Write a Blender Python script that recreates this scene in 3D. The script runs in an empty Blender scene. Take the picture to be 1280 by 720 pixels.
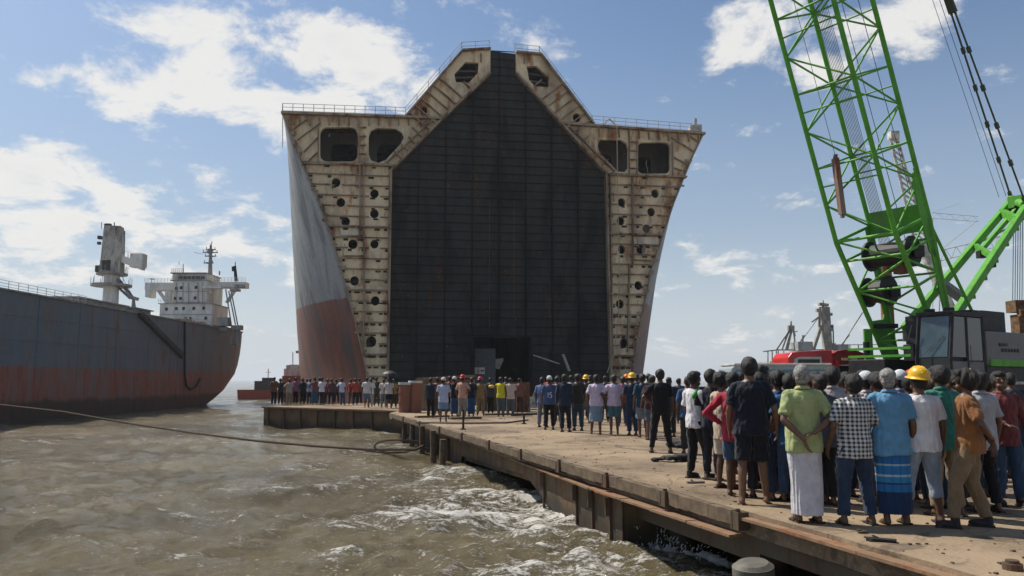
import bpy, math, random
import numpy as np
from mathutils import Vector, Matrix, noise
from mathutils.geometry import tessellate_polygon
R = math.radians
SC = bpy.context.scene
COL = SC.collection
random.seed(5)

# ------------------------------------------------------------------ camera
PITCH = R(6.6); FPX = 995.0; EYE = 1.5
cd = bpy.data.cameras.new('camera'); cam = bpy.data.objects.new('camera', cd); COL.objects.link(cam)
cam.location = (0, 0, EYE); cam.rotation_euler = (R(90) + PITCH, 0, 0)
cd.sensor_width = 36; cd.lens = FPX / 1280 * 36; cd.clip_start = .1; cd.clip_end = 20000
SC.camera = cam

# ------------------------------------------------------------------ sun, sky, exposure
SUN = Vector((-.48, .34, .81)).normalized()
EXPO = 0.20
SC.view_settings.view_transform = 'Standard'; SC.view_settings.look = 'None'
SC.view_settings.exposure = EXPO; SC.view_settings.gamma = 1; SC.view_settings.use_curve_mapping = False
sd = bpy.data.lights.new('sun', 'SUN'); sd.energy = 4.9; sd.angle = R(.55); sd.color = (1, .93, .82)
so = bpy.data.objects.new('sun', sd); COL.objects.link(so)
so.rotation_euler = SUN.to_track_quat('Z', 'Y').to_euler()

def rayd(px, py):
    x = (px - 640) / FPX; v = (360 - py) / FPX
    return Vector((x, math.cos(PITCH) - v * math.sin(PITCH), math.sin(PITCH) + v * math.cos(PITCH)))
def gnd(px, py, z=0.0):
    d = rayd(px, py); t = (z - EYE) / d.z
    return Vector((d.x * t, d.y * t, z))
def atY(px, py, Y):
    d = rayd(px, py); t = Y / d.y
    return Vector((d.x * t, Y, EYE + d.z * t))

w = bpy.data.worlds.new('World'); SC.world = w; w.use_nodes = True
NT = w.node_tree; NT.nodes.clear()
def nd(nt, t, **k):
    n = nt.nodes.new(t)
    for a, b in k.items(): setattr(n, a, b)
    return n
def lk(nt, a, b): nt.links.new(a, b)
def vmath(nt, op, a, b=None):
    n = nd(nt, 'ShaderNodeVectorMath', operation=op)
    for i, s in enumerate((a, b)):
        if s is None: continue
        if hasattr(s, 'is_linked'): lk(nt, s, n.inputs[i])
        else: n.inputs[i].default_value = s
    return n
def fmath(nt, op, a, b=None, clamp=False):
    n = nd(nt, 'ShaderNodeMath', operation=op, use_clamp=clamp)
    for i, s in enumerate((a, b)):
        if s is None: continue
        if hasattr(s, 'is_linked'): lk(nt, s, n.inputs[i])
        else: n.inputs[i].default_value = s
    return n.outputs[0]
def smooth(nt, v, a, b, lo=0, hi=1):
    n = nd(nt, 'ShaderNodeMapRange', interpolation_type='SMOOTHSTEP')
    lk(nt, v, n.inputs[0]); n.inputs[1].default_value = a; n.inputs[2].default_value = b
    n.inputs[3].default_value = lo; n.inputs[4].default_value = hi
    return n.outputs[0]
def noisen(nt, vec, scale, detail=6, rough=.55, dist=0.):
    n = nd(nt, 'ShaderNodeTexNoise'); lk(nt, vec, n.inputs['Vector'])
    n.inputs['Scale'].default_value = scale; n.inputs['Detail'].default_value = detail
    n.inputs['Roughness'].default_value = rough; n.inputs['Distortion'].default_value = dist
    return n.outputs['Fac']
def mixc(nt, fac, a, b, mode='MIX'):
    n = nd(nt, 'ShaderNodeMix', data_type='RGBA', blend_type=mode)
    for i, s in ((0, fac), (6, a), (7, b)):
        if hasattr(s, 'is_linked'): lk(nt, s, n.inputs[i])
        elif i == 0: n.inputs[0].default_value = s
        else: n.inputs[i].default_value = (*s[:3], 1)
    return n.outputs[2]

sky = nd(NT, 'ShaderNodeTexSky', sky_type='NISHITA'); sky.sun_disc = False
sky.sun_elevation = math.asin(SUN.z); sky.sun_rotation = math.atan2(SUN.x, SUN.y)
sky.air_density = 1.0; sky.dust_density = 1.6; sky.ozone_density = 2.5; sky.altitude = 0
tc = nd(NT, 'ShaderNodeTexCoord'); dirv = tc.outputs['Generated']
sep = nd(NT, 'ShaderNodeSeparateXYZ'); lk(NT, dirv, sep.inputs[0])
zc = fmath(NT, 'MAXIMUM', sep.outputs[2], .0)
den = fmath(NT, 'ADD', zc, .32)
cmb = nd(NT, 'ShaderNodeCombineXYZ')
lk(NT, fmath(NT, 'DIVIDE', sep.outputs[0], den), cmb.inputs[0]); lk(NT, fmath(NT, 'DIVIDE', sep.outputs[1], den), cmb.inputs[1])
pv = cmb.outputs[0]
fbm = noisen(NT, pv, 6.2, 12, .64, .25)
fbm2 = noisen(NT, pv, 2.6, 6, .55, .3)
# cloud banks: (direction px,py), angular size x,y, weight
blobs = [((430, 90), .15, .10, 1.0), ((235, 75), .11, .085, .95), ((340, 130), .14, .07, .95), ((160, 265), .24, .085, .85),
         ((20, 255), .14, .10, 1.0), ((300, 310), .18, .06, .8), ((40, 95), .09, .05, .55), ((500, 12), .06, .04, .75), ((330, 10), .28, .03, .55),
         ((925, 35), .075, .06, .95), ((1010, 95), .06, .03, .7), ((1150, 10), .12, .05, .7), ((1230, 170), .12, .03, .62),
         ((930, 345), .17, .045, .62), ((880, 430), .18, .035, .62), ((1260, 100), .05, .03, .6), ((270, 250), .05, .035, .7), ((60, 20), .12, .03, .5)]
acc = None
for (pp, sx, sy, wt) in blobs:
    c = rayd(*pp).normalized()
    d = vmath(NT, 'SUBTRACT', dirv, tuple(c)).outputs[0]
    d = vmath(NT, 'MULTIPLY', d, (1 / sx, 1 / sx, 1 / sy)).outputs[0]
    l = vmath(NT, 'LENGTH', d).outputs['Value']
    m = smooth(NT, l, 1.9, .0, 0, wt)
    acc = m if acc is None else fmath(NT, 'MAXIMUM', acc, m)
back = smooth(NT, sep.outputs[1], -.02, -.45, 0, .52)   # unseen cloud added behind the camera as fill for hull face and backs
acc = fmath(NT, 'MAXIMUM', acc, back)
acc = fmath(NT, 'MAXIMUM', acc, .36)
cl = fmath(NT, 'ADD', fmath(NT, 'MULTIPLY', acc, .31), fmath(NT, 'ADD', fmath(NT, 'MULTIPLY', fbm, .80), fmath(NT, 'MULTIPLY', fbm2, .30)))
cover = smooth(NT, cl, .715, .85)
thick = smooth(NT, cl, .84, 1.12)
cn = noisen(NT, pv, 7.0, 5, .5)
shade = fmath(NT, 'MULTIPLY', thick, smooth(NT, cn, .42, .62))
hz = smooth(NT, sep.outputs[2], .48, .0)
base = vmath(NT, 'MULTIPLY', sky.outputs[0], (.86, .98, 1.06)).outputs[0]
base = mixc(NT, fmath(NT, 'MULTIPLY', hz, .66), base, (5.0, 5.7, 6.4))
base = mixc(NT, fmath(NT, 'MULTIPLY', smooth(NT, sep.outputs[2], .20, .0), .55), base, (7.2, 7.6, 7.9))
ccol = mixc(NT, shade, (8.7, 8.55, 8.25), (6.2, 6.4, 6.6))
cov = fmath(NT, 'MULTIPLY', cover, .92)
col = mixc(NT, cov, base, ccol)
bg = nd(NT, 'ShaderNodeBackground'); lk(NT, col, bg.inputs[0]); bg.inputs[1].default_value = .088
wo = nd(NT, 'ShaderNodeOutputWorld'); lk(NT, bg.outputs[0], wo.inputs[0])

# ------------------------------------------------------------------ material helpers
MATS = {}
def newmat(name):
    m = bpy.data.materials.new(name); m.use_nodes = True; nt = m.node_tree
    b = nt.nodes['Principled BSDF']; return m, nt, b
def bump(nt, b, h, strength=.3, dist=.02):
    n = nd(nt, 'ShaderNodeBump'); n.inputs['Strength'].default_value = strength; n.inputs['Distance'].default_value = dist
    lk(nt, h, n.inputs['Height']); lk(nt, n.outputs[0], b.inputs['Normal'])
def pos(nt): return nd(nt, 'ShaderNodeNewGeometry').outputs['Position']
def objc(nt): return nd(nt, 'ShaderNodeTexCoord').outputs['Object']
def scaled(nt, v, s): return vmath(nt, 'MULTIPLY', v, s).outputs[0]
def plain(name, c, rough=.6, metal=0, var=.25, sc=6, spec=.4, bmp=.15, bd=.01):
    if name in MATS: return MATS[name]
    m, nt, b = newmat(name); v = objc(nt)
    n = noisen(nt, v, sc, 5, .6)
    lo = tuple(x * (1 - var) for x in c); hi = tuple(min(1, x * (1 + var)) for x in c)
    lk(nt, mixc(nt, smooth(nt, n, .3, .7), lo, hi), b.inputs['Base Color'])
    b.inputs['Roughness'].default_value = rough; b.inputs['Metallic'].default_value = metal
    b.inputs['Specular IOR Level'].default_value = spec
    if bmp: bump(nt, b, noisen(nt, v, sc * 5, 4, .6), bmp, bd)
    MATS[name] = m; return m
def steel(name, c, rust=(.13, .045, .018), amt=.5, sc=1.0, streak=.12, dirt=(.05, .04, .03), damt=.4, rough=.7, low=None, lowz=0, wet=None, wetz=0, spec=.4):
    """painted steel with rust patches, vertical streaks and grime; optional second paint below a world height"""
    if name in MATS: return MATS[name]
    m, nt, b = newmat(name); p = pos(nt)
    big = noisen(nt, scaled(nt, p, (1, 1, .8)), .35 * sc, 7, .65)
    st = noisen(nt, scaled(nt, p, (1, 1, streak)), 1.6 * sc, 7, .65, .2)
    fine = noisen(nt, p, 5.0 * sc, 6, .7)
    cbase = mixc(nt, smooth(nt, fine, .3, .75), tuple(x * .86 for x in c), tuple(min(1, x * 1.1) for x in c))
    sz = nd(nt, 'ShaderNodeSeparateXYZ'); lk(nt, p, sz.inputs[0])
    if low is not None:
        wob = fmath(nt, 'ADD', sz.outputs[2], fmath(nt, 'MULTIPLY', fmath(nt, 'SUBTRACT', st, .5), .5))
        lc = mixc(nt, smooth(nt, fmath(nt, 'ADD', fmath(nt, 'MULTIPLY', st, .6), fmath(nt, 'MULTIPLY', fine, .4)), .3, .7), tuple(x * .7 for x in low), tuple(x * 1.3 for x in low))
        cbase = mixc(nt, smooth(nt, wob, lowz + .12, lowz - .12), cbase, lc)
    t = 1 - amt
    s = fmath(nt, 'ADD', fmath(nt, 'MULTIPLY', st, .55), fmath(nt, 'ADD', fmath(nt, 'MULTIPLY', big, .25), fmath(nt, 'MULTIPLY', fine, .2)))
    rm = smooth(nt, s, .30 + .36 * t, .42 + .36 * t)
    rc = mixc(nt, smooth(nt, fine, .35, .65), rust, tuple(x * 2.1 for x in rust))
    cc = mixc(nt, rm, cbase, rc)
    dm = fmath(nt, 'MULTIPLY', smooth(nt, noisen(nt, scaled(nt, p, (1, 1, streak * 1.5)), .9 * sc, 6, .6, .5), .42, .68), damt)
    cc = mixc(nt, dm, cc, dirt)
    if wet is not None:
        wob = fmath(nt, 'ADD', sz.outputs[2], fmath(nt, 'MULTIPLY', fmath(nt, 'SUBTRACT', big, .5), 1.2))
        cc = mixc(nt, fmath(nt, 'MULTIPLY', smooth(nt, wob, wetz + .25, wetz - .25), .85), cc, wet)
    lk(nt, cc, b.inputs['Base Color'])
    lk(nt, fmath(nt, 'ADD', fmath(nt, 'MULTIPLY', rm, .25), rough - .12), b.inputs['Roughness'])
    b.inputs['Specular IOR Level'].default_value = spec
    bump(nt, b, fmath(nt, 'ADD', fine, fmath(nt, 'MULTIPLY', st, 2.)), .35, .02)
    MATS[name] = m; return m

# ------------------------------------------------------------------ mesh helpers
class MB:
    def __init__(s): s.v = []; s.f = []; s.mi = []; s.cur = 0
    def add(s, vs, fs):
        o = len(s.v); s.v += [tuple(q) for q in vs]; s.f += [tuple(i + o for i in f) for f in fs]; s.mi += [s.cur] * len(fs)
    def box(s, c, size, rz=0, M=None, taper=1):
        hx, hy, hz = [q / 2 for q in size]; c = Vector(c)
        vs = []
        for z in (-1, 1):
            k = taper if z > 0 else 1
            for x, y in ((-1, -1), (1, -1), (1, 1), (-1, 1)): vs.append(Vector((x * hx * k, y * hy * k, z * hz)))
        Mx = M if M is not None else Matrix.Rotation(rz, 3, 'Z')
        s.add([c + Mx @ q for q in vs], [(0, 3, 2, 1), (4, 5, 6, 7), (0, 1, 5, 4), (1, 2, 6, 5), (2, 3, 7, 6), (3, 0, 4, 7)])
    def beam(s, a, b, wd, ht, up=(0, 0, 1)):
        a = Vector(a); b = Vector(b); d = b - a; L = d.length
        if L < 1e-6: return
        d /= L; up = Vector(up)
        if abs(d.dot(up)) > .98: up = Vector((1, 0, 0))
        x = d.cross(up).normalized(); z = x.cross(d)
        M = Matrix((x, d, z)).transposed()
        s.box((a + b) / 2, (wd, L, ht), M=M)
    def tube(s, a, b, r, n=8, r2=None, cap=True):
        a = Vector(a); b = Vector(b); d = b - a
        if d.length < 1e-6: return
        r2 = r if r2 is None else r2
        q = d.to_track_quat('Z', 'Y').to_matrix()
        vs = []
        for c, rr in ((a, r), (b, r2)):
            for i in range(n):
                t = 2 * math.pi * i / n; vs.append(c + q @ Vector((rr * math.cos(t), rr * math.sin(t), 0)))
        fs = [(i, (i + 1) % n, n + (i + 1) % n, n + i) for i in range(n)]
        if cap: fs += [tuple(range(n))[::-1], tuple(range(n, 2 * n))]
        s.add(vs, fs)
    def path(s, pts, r, n=6):
        for a, b in zip(pts[:-1], pts[1:]): s.tube(a, b, r, n)
    def loft(s, rings, n=16, M=None):
        """rings: (center, rx, ry[, twist]) stacked, closed"""
        vs = []; fs = []
        for rg in rings:
            c, rx, ry = Vector(rg[0]), rg[1], rg[2]
            for i in range(n):
                t = 2 * math.pi * i / n; vs.append(c + Vector((rx * math.cos(t), ry * math.sin(t), 0)))
        for k in range(len(rings) - 1):
            for i in range(n):
                j = (i + 1) % n; fs.append((k * n + i, k * n + j, (k + 1) * n + j, (k + 1) * n + i))
        fs += [tuple(range(n))[::-1], tuple(range((len(rings) - 1) * n, len(rings) * n))]
        if M is not None: vs = [M @ v for v in vs]
        s.add(vs, fs)
    def caps(s, a, ra, b, rb, n=12):
        """tapered capsule"""
        a = Vector(a); b = Vector(b); d = b - a
        if d.length < 1e-5: d = Vector((0, 0, 1e-4))
        q = d.to_track_quat('Z', 'Y').to_matrix(); L = d.length; rows = []
        for k in range(4): t = -math.pi / 2 + k * math.pi / 6; rows.append((ra * math.sin(t), ra * math.cos(t)))
        for k in range(4): t = k * math.pi / 6; rows.append((L + rb * math.sin(t), rb * math.cos(t)))
        vs = []
        for z, r in rows:
            r = max(r, 1e-4)
            for i in range(n):
                t = 2 * math.pi * i / n; vs.append(a + q @ Vector((r * math.cos(t), r * math.sin(t), z)))
        fs = []
        for k in range(len(rows) - 1):
            for i in range(n):
                j = (i + 1) % n; fs.append((k * n + i, k * n + j, (k + 1) * n + j, (k + 1) * n + i))
        fs += [tuple(range(n))[::-1], tuple(range((len(rows) - 1) * n, len(rows) * n))]
        s.add(vs, fs)
    def ell(s, c, r, n=16, m=10, M=None):
        c = Vector(c); vs = []; fs = []
        for k in range(m + 1):
            t = -math.pi / 2 + math.pi * k / m; z = math.sin(t); rr = max(math.cos(t), 1e-3)
            for i in range(n):
                a = 2 * math.pi * i / n; v = Vector((r[0] * rr * math.cos(a), r[1] * rr * math.sin(a), r[2] * z))
                vs.append(c + (M @ v if M is not None else v))
        for k in range(m):
            for i in range(n):
                j = (i + 1) % n; fs.append((k * n + i, k * n + j, (k + 1) * n + j, (k + 1) * n + i))
        fs += [tuple(range(n))[::-1], tuple(range(m * n, (m + 1) * n))]
        s.add(vs, fs)
    def poly(s, outer, holes, fn, t0, t1):
        """2-D polygon with holes extruded between depth t0 and t1; fn(x, y, t) -> world"""
        loops = [outer] + holes
        tri = tessellate_polygon([[Vector((p[0], p[1], 0)) for p in l] for l in loops])
        flat = [p for l in loops for p in l]; N = len(flat)
        vs = [fn(p[0], p[1], t0) for p in flat] + [fn(p[0], p[1], t1) for p in flat]
        fs = [tuple(t) for t in tri] + [tuple(i + N for i in reversed(t)) for t in tri]
        o = 0
        for l in loops:
            n = len(l)
            for i in range(n): j = (i + 1) % n; fs.append((o + i, o + j, N + o + j, N + o + i))
            o += n
        s.add(vs, fs)
    def build(s, name, mat, root=None, smooth_=False, bevel=0):
        off = Vector(root.get('_o', (0, 0, 0))) if root is not None else Vector((0, 0, 0))
        me = bpy.data.meshes.new(name)
        me.from_pydata([tuple(Vector(q) - off) for q in s.v], [], s.f); me.validate()
        for mm in (mat if isinstance(mat, (list, tuple)) else [mat]): me.materials.append(mm)
        if max(s.mi or [0]) > 0 and len(me.polygons) == len(s.mi): me.polygons.foreach_set('material_index', s.mi)
        import bmesh
        bm = bmesh.new(); bm.from_mesh(me); bmesh.ops.recalc_face_normals(bm, faces=bm.faces); bm.to_mesh(me); bm.free()
        o = bpy.data.objects.new(name, me); COL.objects.link(o)
        if root is not None:
            o.parent = top_or(root)
        if smooth_: me.polygons.foreach_set('use_smooth', [True] * len(me.polygons))
        if bevel:
            b = o.modifiers.new('bevel', 'BEVEL'); b.width = bevel; b.segments = 2; b.limit_method = 'ANGLE'; b.harden_normals = False
        return o
def top_or(r): return r
def tag(o, label=None, cat=None, group=None, kind=None):
    if label: o['label'] = label
    if cat: o['category'] = cat
    if group: o['group'] = group
    if kind: o['kind'] = kind
    return o
def thing(name, loc, label, cat, group=None):
    o = bpy.data.objects.new(name, None); COL.objects.link(o); o.location = loc; o['_o'] = tuple(loc); o.empty_display_size = .2
    return tag(o, label, cat, group)
def sub(mb, name, mat, parent, root, **k):
    """part of a part: same world coordinates, parent chain kept"""
    o = mb.build(name, mat, root, **k); o.parent = parent; return o
def solo(mb, name, mat, label, cat, group=None, loc=None, **k):
    """a thing that is one mesh, origin at loc"""
    loc = Vector(loc) if loc is not None else Vector(mb.v[0])
    mb.v = [tuple(Vector(q) - loc) for q in mb.v]
    o = mb.build(name, mat, **k); o.location = loc; return tag(o, label, cat, group)

# ================================================================== WATER
def edgeX(Y): return 3.67 - .30 * (Y - 6.1)
WZ = -1.12
def water():
    a = np.concatenate([np.radians(np.linspace(-85, -38, 40)), np.radians(np.linspace(-37.9, 26, 620)), np.radians(np.linspace(26.5, 85, 50))])
    nr = 860
    r = 5.2 * np.exp(np.linspace(0, math.log(6000 / 5.2), nr))
    A, Rr = np.meshgrid(a, r); X = Rr * np.sin(A); Y = Rr * np.cos(A)
    dr = np.gradient(r)[:, None] * np.ones_like(X)
    rng = np.random.default_rng(3); H = np.zeros_like(X)
    # domain warp so crests do not run as straight lines
    wx = X + .5 * np.sin(Y * .55 + 1.1 * np.sin(X * .37)) + .22 * np.sin(Y * 1.9 + X * .8); wy = Y + .45 * np.sin(X * .6 + 1.3 * np.sin(Y * .31)) + .2 * np.sin(X * 2.3 - Y * .9)
    d = edgeX(Y) - X                      # distance left of the pier edge
    turb = np.exp(-((d - 1.0) / 3.6) ** 2) * np.clip((d + 1.5), 0, 1) * np.clip((30 - Y) / 12, .25, 1)
    turb = np.maximum(turb, .25 * np.exp(-((Y - 36) / 7) ** 2) * (X < -3))
    for i in range(70):
        L = 9.0 * .945 ** i; th = rng.normal(1.25, .75); k = 2 * math.pi / L
        amp = .0195 * L ** (.42 if L > 2.2 else .62) * rng.uniform(.6, 1.2)
        att = np.clip((L / dr - 2.2) / 2.5, 0, 1)
        ph = k * (wx * math.cos(th) + wy * math.sin(th)) + rng.uniform(0, 6.28)
        H += amp * att * (np.exp(np.sin(ph) - 1) * 1.9 - .85) * (1 + (.9 if L < 1.6 else .0) * turb) * .62
    co = np.stack([X, Y, WZ + H], -1).reshape(-1, 3)
    nc = len(a); idx = np.arange(nr * nc).reshape(nr, nc)
    q = np.stack([idx[:-1, :-1], idx[:-1, 1:], idx[1:, 1:], idx[1:, :-1]], -1).reshape(-1, 4)
    me = bpy.data.meshes.new('water'); me.vertices.add(len(co)); me.vertices.foreach_set('co', co.ravel())
    me.loops.add(q.size); me.loops.foreach_set('vertex_index', q.ravel()); me.polygons.add(len(q))
    me.polygons.foreach_set('loop_start', np.arange(0, q.size, 4)); me.polygons.foreach_set('loop_total', np.full(len(q), 4))
    me.update(); me.polygons.foreach_set('use_smooth', [True] * len(q))
    at = me.attributes.new('turb', 'FLOAT', 'POINT'); at.data.foreach_set('value', turb.ravel().astype(np.float32))
    hh = me.attributes.new('crest', 'FLOAT', 'POINT'); hh.data.foreach_set('value', H.ravel().astype(np.float32))
    m, nt, b = newmat('muddy_water'); p = pos(nt)
    t = nd(nt, 'ShaderNodeAttribute', attribute_name='turb').outputs['Fac']; cr = nd(nt, 'ShaderNodeAttribute', attribute_name='crest').outputs['Fac']
    big = noisen(nt, scaled(nt, p, (.5, 1, 1)), .16, 4, .6, .6)
    colr = mixc(nt, smooth(nt, big, .38, .64), (.072, .056, .024), (.135, .108, .055))
    n1 = noisen(nt, scaled(nt, p, (.55, 1.35, 1)), 2.9, 10, .74, 1.2)
    n2 = noisen(nt, scaled(nt, p, (.7, 1.1, 1)), 17, 6, .72, 1.0)
    patch = noisen(nt, scaled(nt, p, (.6, 1.0, 1)), .42, 4, .6, .5)
    s = fmath(nt, 'ADD', fmath(nt, 'MULTIPLY', n1, .55), fmath(nt, 'MULTIPLY', n2, .45))
    s = fmath(nt, 'ADD', s, fmath(nt, 'MULTIPLY', t, .10))
    s = fmath(nt, 'ADD', s, fmath(nt, 'MULTIPLY', cr, .20))
    s = fmath(nt, 'ADD', s, fmath(nt, 'MULTIPLY', fmath(nt, 'SUBTRACT', patch, .5), .30))
    foam = smooth(nt, s, .582, .645)
    foam = fmath(nt, 'MULTIPLY', foam, .85)
    lk(nt, mixc(nt, foam, colr, (.62, .60, .55)), b.inputs['Base Color'])
    lk(nt, fmath(nt, 'ADD', fmath(nt, 'MULTIPLY', foam, .5), .08), b.inputs['Roughness'])
    b.inputs['IOR'].default_value = 1.33; b.inputs['Specular IOR Level'].default_value = .5
    bn = nd(nt, 'ShaderNodeBump'); bn.inputs['Strength'].default_value = .8; bn.inputs['Distance'].default_value = .11
    hgt = fmath(nt, 'ADD', noisen(nt, scaled(nt, p, (.8, 1.4, 1)), 4.6, 9, .72, .6), fmath(nt, 'MULTIPLY', foam, .3))
    lk(nt, hgt, bn.inputs['Height']); lk(nt, bn.outputs[0], b.inputs['Normal'])
    me.materials.append(m)
    o = bpy.data.objects.new('water', me); COL.objects.link(o); tag(o, 'choppy muddy brown water with white foam', None, None, 'structure')
water()
# sea bed / ground sheet below everything, out to the horizon
g = MB(); g.box((0, 2500, -4.5), (16000, 16000, .2)); o = g.build('ground', plain('seabed_mud', (.12, .10, .07), .9)); o['kind'] = 'structure'

# ================================================================== PIER
def concrete_mat():
    m, nt, b = newmat('worn_concrete'); p = pos(nt)
    big = noisen(nt, p, .35, 7, .62, .3); mid = noisen(nt, p, 2.2, 7, .68, .2); fin = noisen(nt, p, 22, 6, .7)
    c = mixc(nt, smooth(nt, big, .35, .65), (.14, .102, .068), (.30, .222, .142))
    c = mixc(nt, fmath(nt, 'MULTIPLY', smooth(nt, mid, .52, .70), .6), c, (.15, .105, .065))
    c = mixc(nt, fmath(nt, 'MULTIPLY', smooth(nt, fin, .45, .7), .3), c, (.46, .38, .28))
    # damp stains and cracks
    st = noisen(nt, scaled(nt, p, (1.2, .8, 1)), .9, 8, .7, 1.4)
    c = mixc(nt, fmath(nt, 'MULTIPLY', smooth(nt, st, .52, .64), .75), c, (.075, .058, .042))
    vo = nd(nt, 'ShaderNodeTexVoronoi', feature='DISTANCE_TO_EDGE'); vo.inputs['Scale'].default_value = .33
    lk(nt, vmath(nt, 'ADD', p, scaled(nt, nd_noise_vec(nt, p, 1.5), (.5, .5, .5))).outputs[0], vo.inputs['Vector'])
    crk = smooth(nt, vo.outputs['Distance'], .007, .001)
    c = mixc(nt, fmath(nt, 'MULTIPLY', crk, .25), c, (.05, .04, .03))
    lk(nt, c, b.inputs['Base Color']); b.inputs['Roughness'].default_value = .9; b.inputs['Specular IOR Level'].default_value = .25
    bump(nt, b, fmath(nt, 'ADD', fmath(nt, 'MULTIPLY', mid, 1.5), fmath(nt, 'ADD', fin, fmath(nt, 'MULTIPLY', crk, -1))), .5, .02)
    return m
def nd_noise_vec(nt, p, sc):
    n = nd(nt, 'ShaderNodeTexNoise'); lk(nt, p, n.inputs['Vector']); n.inputs['Scale'].default_value = sc; n.inputs['Detail'].default_value = 4
    return n.outputs['Color']
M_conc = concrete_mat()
YF = 37.0
def dedge(Y): return edgeX(Y)
pm = MB()
_r = random.Random(31)
out = [(dedge(-6 + .18 * i) + _r.uniform(-.0, .022) + .012 * math.sin(i * .9), -6 + .18 * i) for i in range(int((YF + 6) / .18))] + [(dedge(YF), YF), (dedge(YF), 44), (70, 44), (70, -6)]
pm.poly(out, [], lambda x, y, t: Vector((x, y, t)), 0, -.26)
# slab joints: the deck is cast in bays, each a separate raised sheet
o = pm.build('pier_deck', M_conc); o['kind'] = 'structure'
gr = MB(); gr.poly([(9, 44.0), (70, 44.0), (70, 60), (13.5, 60)], [], lambda x, y, t: Vector((x, y, t)), -.02, -.5)
o = gr.build('foreshore', plain('foreshore_mud', (.26, .20, .14), .95, sc=.6)); o['kind'] = 'structure'
em = MB(); em.poly([(dedge(-6) + 3.4, -6), (dedge(YF) + 3.4, YF), (dedge(YF) + 3.4, 43.5), (69.5, 43.5), (69.5, -6)], [], lambda x, y, t: Vector((x, y, t)), -.27, -4)
o = em.build('underdeck_backing', plain('dark_backing_mud', (.05, .04, .03), .95)); o['kind'] = 'structure'  # backing wall added under the deck to keep the void dark
# shallow worn joints between bays
M_rust = steel('rusty_steel', (.10, .07, .045), rust=(.07, .03, .014), amt=.5, sc=2.0, damt=.5)
M_rustlip = steel('orange_rust_steel', (.25, .155, .09), rust=(.13, .055, .025), amt=.5, sc=2.5, damt=.2)
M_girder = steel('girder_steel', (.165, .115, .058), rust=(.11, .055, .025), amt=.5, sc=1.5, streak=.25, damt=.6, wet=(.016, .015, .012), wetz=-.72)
M_timber = plain('weathered_kerb', (.115, .083, .053), .9, sc=5, var=.4, bmp=.5)
M_black = plain('black_steel', (.012, .012, .013), .55)
E0 = Vector((dedge(0), 0, 0)); ED = Vector((-.30, 1, 0)).normalized(); EN = Vector((-1, -.30, 0)).normalized()  # along, outward
def pe(Y, outw=0, z=0):
    q = Vector((dedge(Y), Y, z)) + EN * outw; return q
# kerb beams along the pier lip, with rusty brackets in the gaps
ys = [9.3, 11.0, 12.9, 15.0, 17.3, 19.8, 22.6, 25.6, 29.0, 32.6, 36.6]
names = ['nearest the camera', 'second from near end', 'third from near end', 'fourth from near end', 'fifth from near end',
         'sixth from near end', 'seventh from near end', 'third from far end', 'second from far end', 'farthest from the camera']
for i in range(len(ys) - 1):
    a, b = ys[i] + .22, ys[i + 1] - .03
    k = MB(); rr = random.Random(i)
    n = 6
    for j in range(n):
        y0 = a + (b - a) * j / n; y1 = a + (b - a) * (j + 1) / n
        k.beam(pe(y0, .055, -.085 + rr.uniform(-.008, .006)), pe(y1 + .02, .055, -.085 + rr.uniform(-.008, .006)), .1, .165 + rr.uniform(-.014, .008))
    solo(k, 'kerb_beam', M_timber, 'weathered grey brown kerb beam on the pier lip, ' + names[i], 'kerb beam', 'kerb beams along the pier lip', loc=pe(a, .055, -.2))
    k = MB(); y0 = ys[i] + .09
    k.box(pe(y0, .07, -.10), (.14, .14, .2), rz=.29)
    k.box(pe(y0 - .06, .12, -.10), (.05, .03, .2), rz=.29); k.box(pe(y0 + .07, .12, -.10), (.05, .03, .2), rz=.29)
    k.tube(pe(y0, .10, -.02), pe(y0, .10, .035), .03, 8)
    solo(k, 'steel_bracket', M_rust, 'small dark rusty bracket in the pier lip, ' + names[i], 'bracket', 'brackets along the pier lip', loc=pe(y0, .07, -.2))

# steel pontoon girder outside the pier
GA = gnd(778, 621, -.30); GB = gnd(569, 545, -.30); GD = (GB - GA).normalized(); GN = Vector((-GD.y, GD.x, 0))
if GN.x > 0: GN = -GN
def gp(s, z, t=0): return GA + GD * s - GN * t + Vector((0, 0, z - GA.z))
def gs(px, py):  # pixel -> (s,z) on girder plane
    d = rayd(px, py); n = GN; c = Vector((0, 0, EYE)); t = (GA - c).dot(n) / d.dot(n); P = c + d * t
    return ((P - GA).dot(GD), P.z)
c1 = gs(577, 570); c2 = gs(657, 594); c3 = gs(692, 640)
root = thing('steel_girder', gp(0, WZ), 'long rusty steel girder with an arched cutout along the pier', 'girder')
k = MB(); L = 26.5
k.poly([(0, -.31), (0, -2.0), (c3[0] - .6, -2.0), c3, c2, (c1[0], c1[1]), (c1[0] + .5, -2.0), (L, -2.0), (L, -.31)], [], lambda s, z, t: gp(s, z, t), 0, .03)
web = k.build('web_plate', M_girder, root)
k = MB(); rr = random.Random(2)
n = 24
for i in range(n):
    s0 = -.1 + (L + .1) * i / n; s1 = -.1 + (L + .1) * (i + 1) / n
    k.beam(gp(s0, -.295 + rr.uniform(-.008, .008), .0), gp(s1 + .01, -.295 + rr.uniform(-.008, .008), .0), .40 + rr.uniform(-.02, .02), .03)
k.build('top_flange', M_rustlip, root)
k = MB(); pts = [(c3[0] - .6, -2.0), c3, c2, (c1[0], c1[1]), (c1[0] + .5, -2.0)]
for a, b in zip(pts[:-1], pts[1:]): k.beam(gp(a[0], a[1], .12), gp(b[0], b[1], .12), .26, .025, up=GN)
k.build('arch_flange', M_girder, root)
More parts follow.
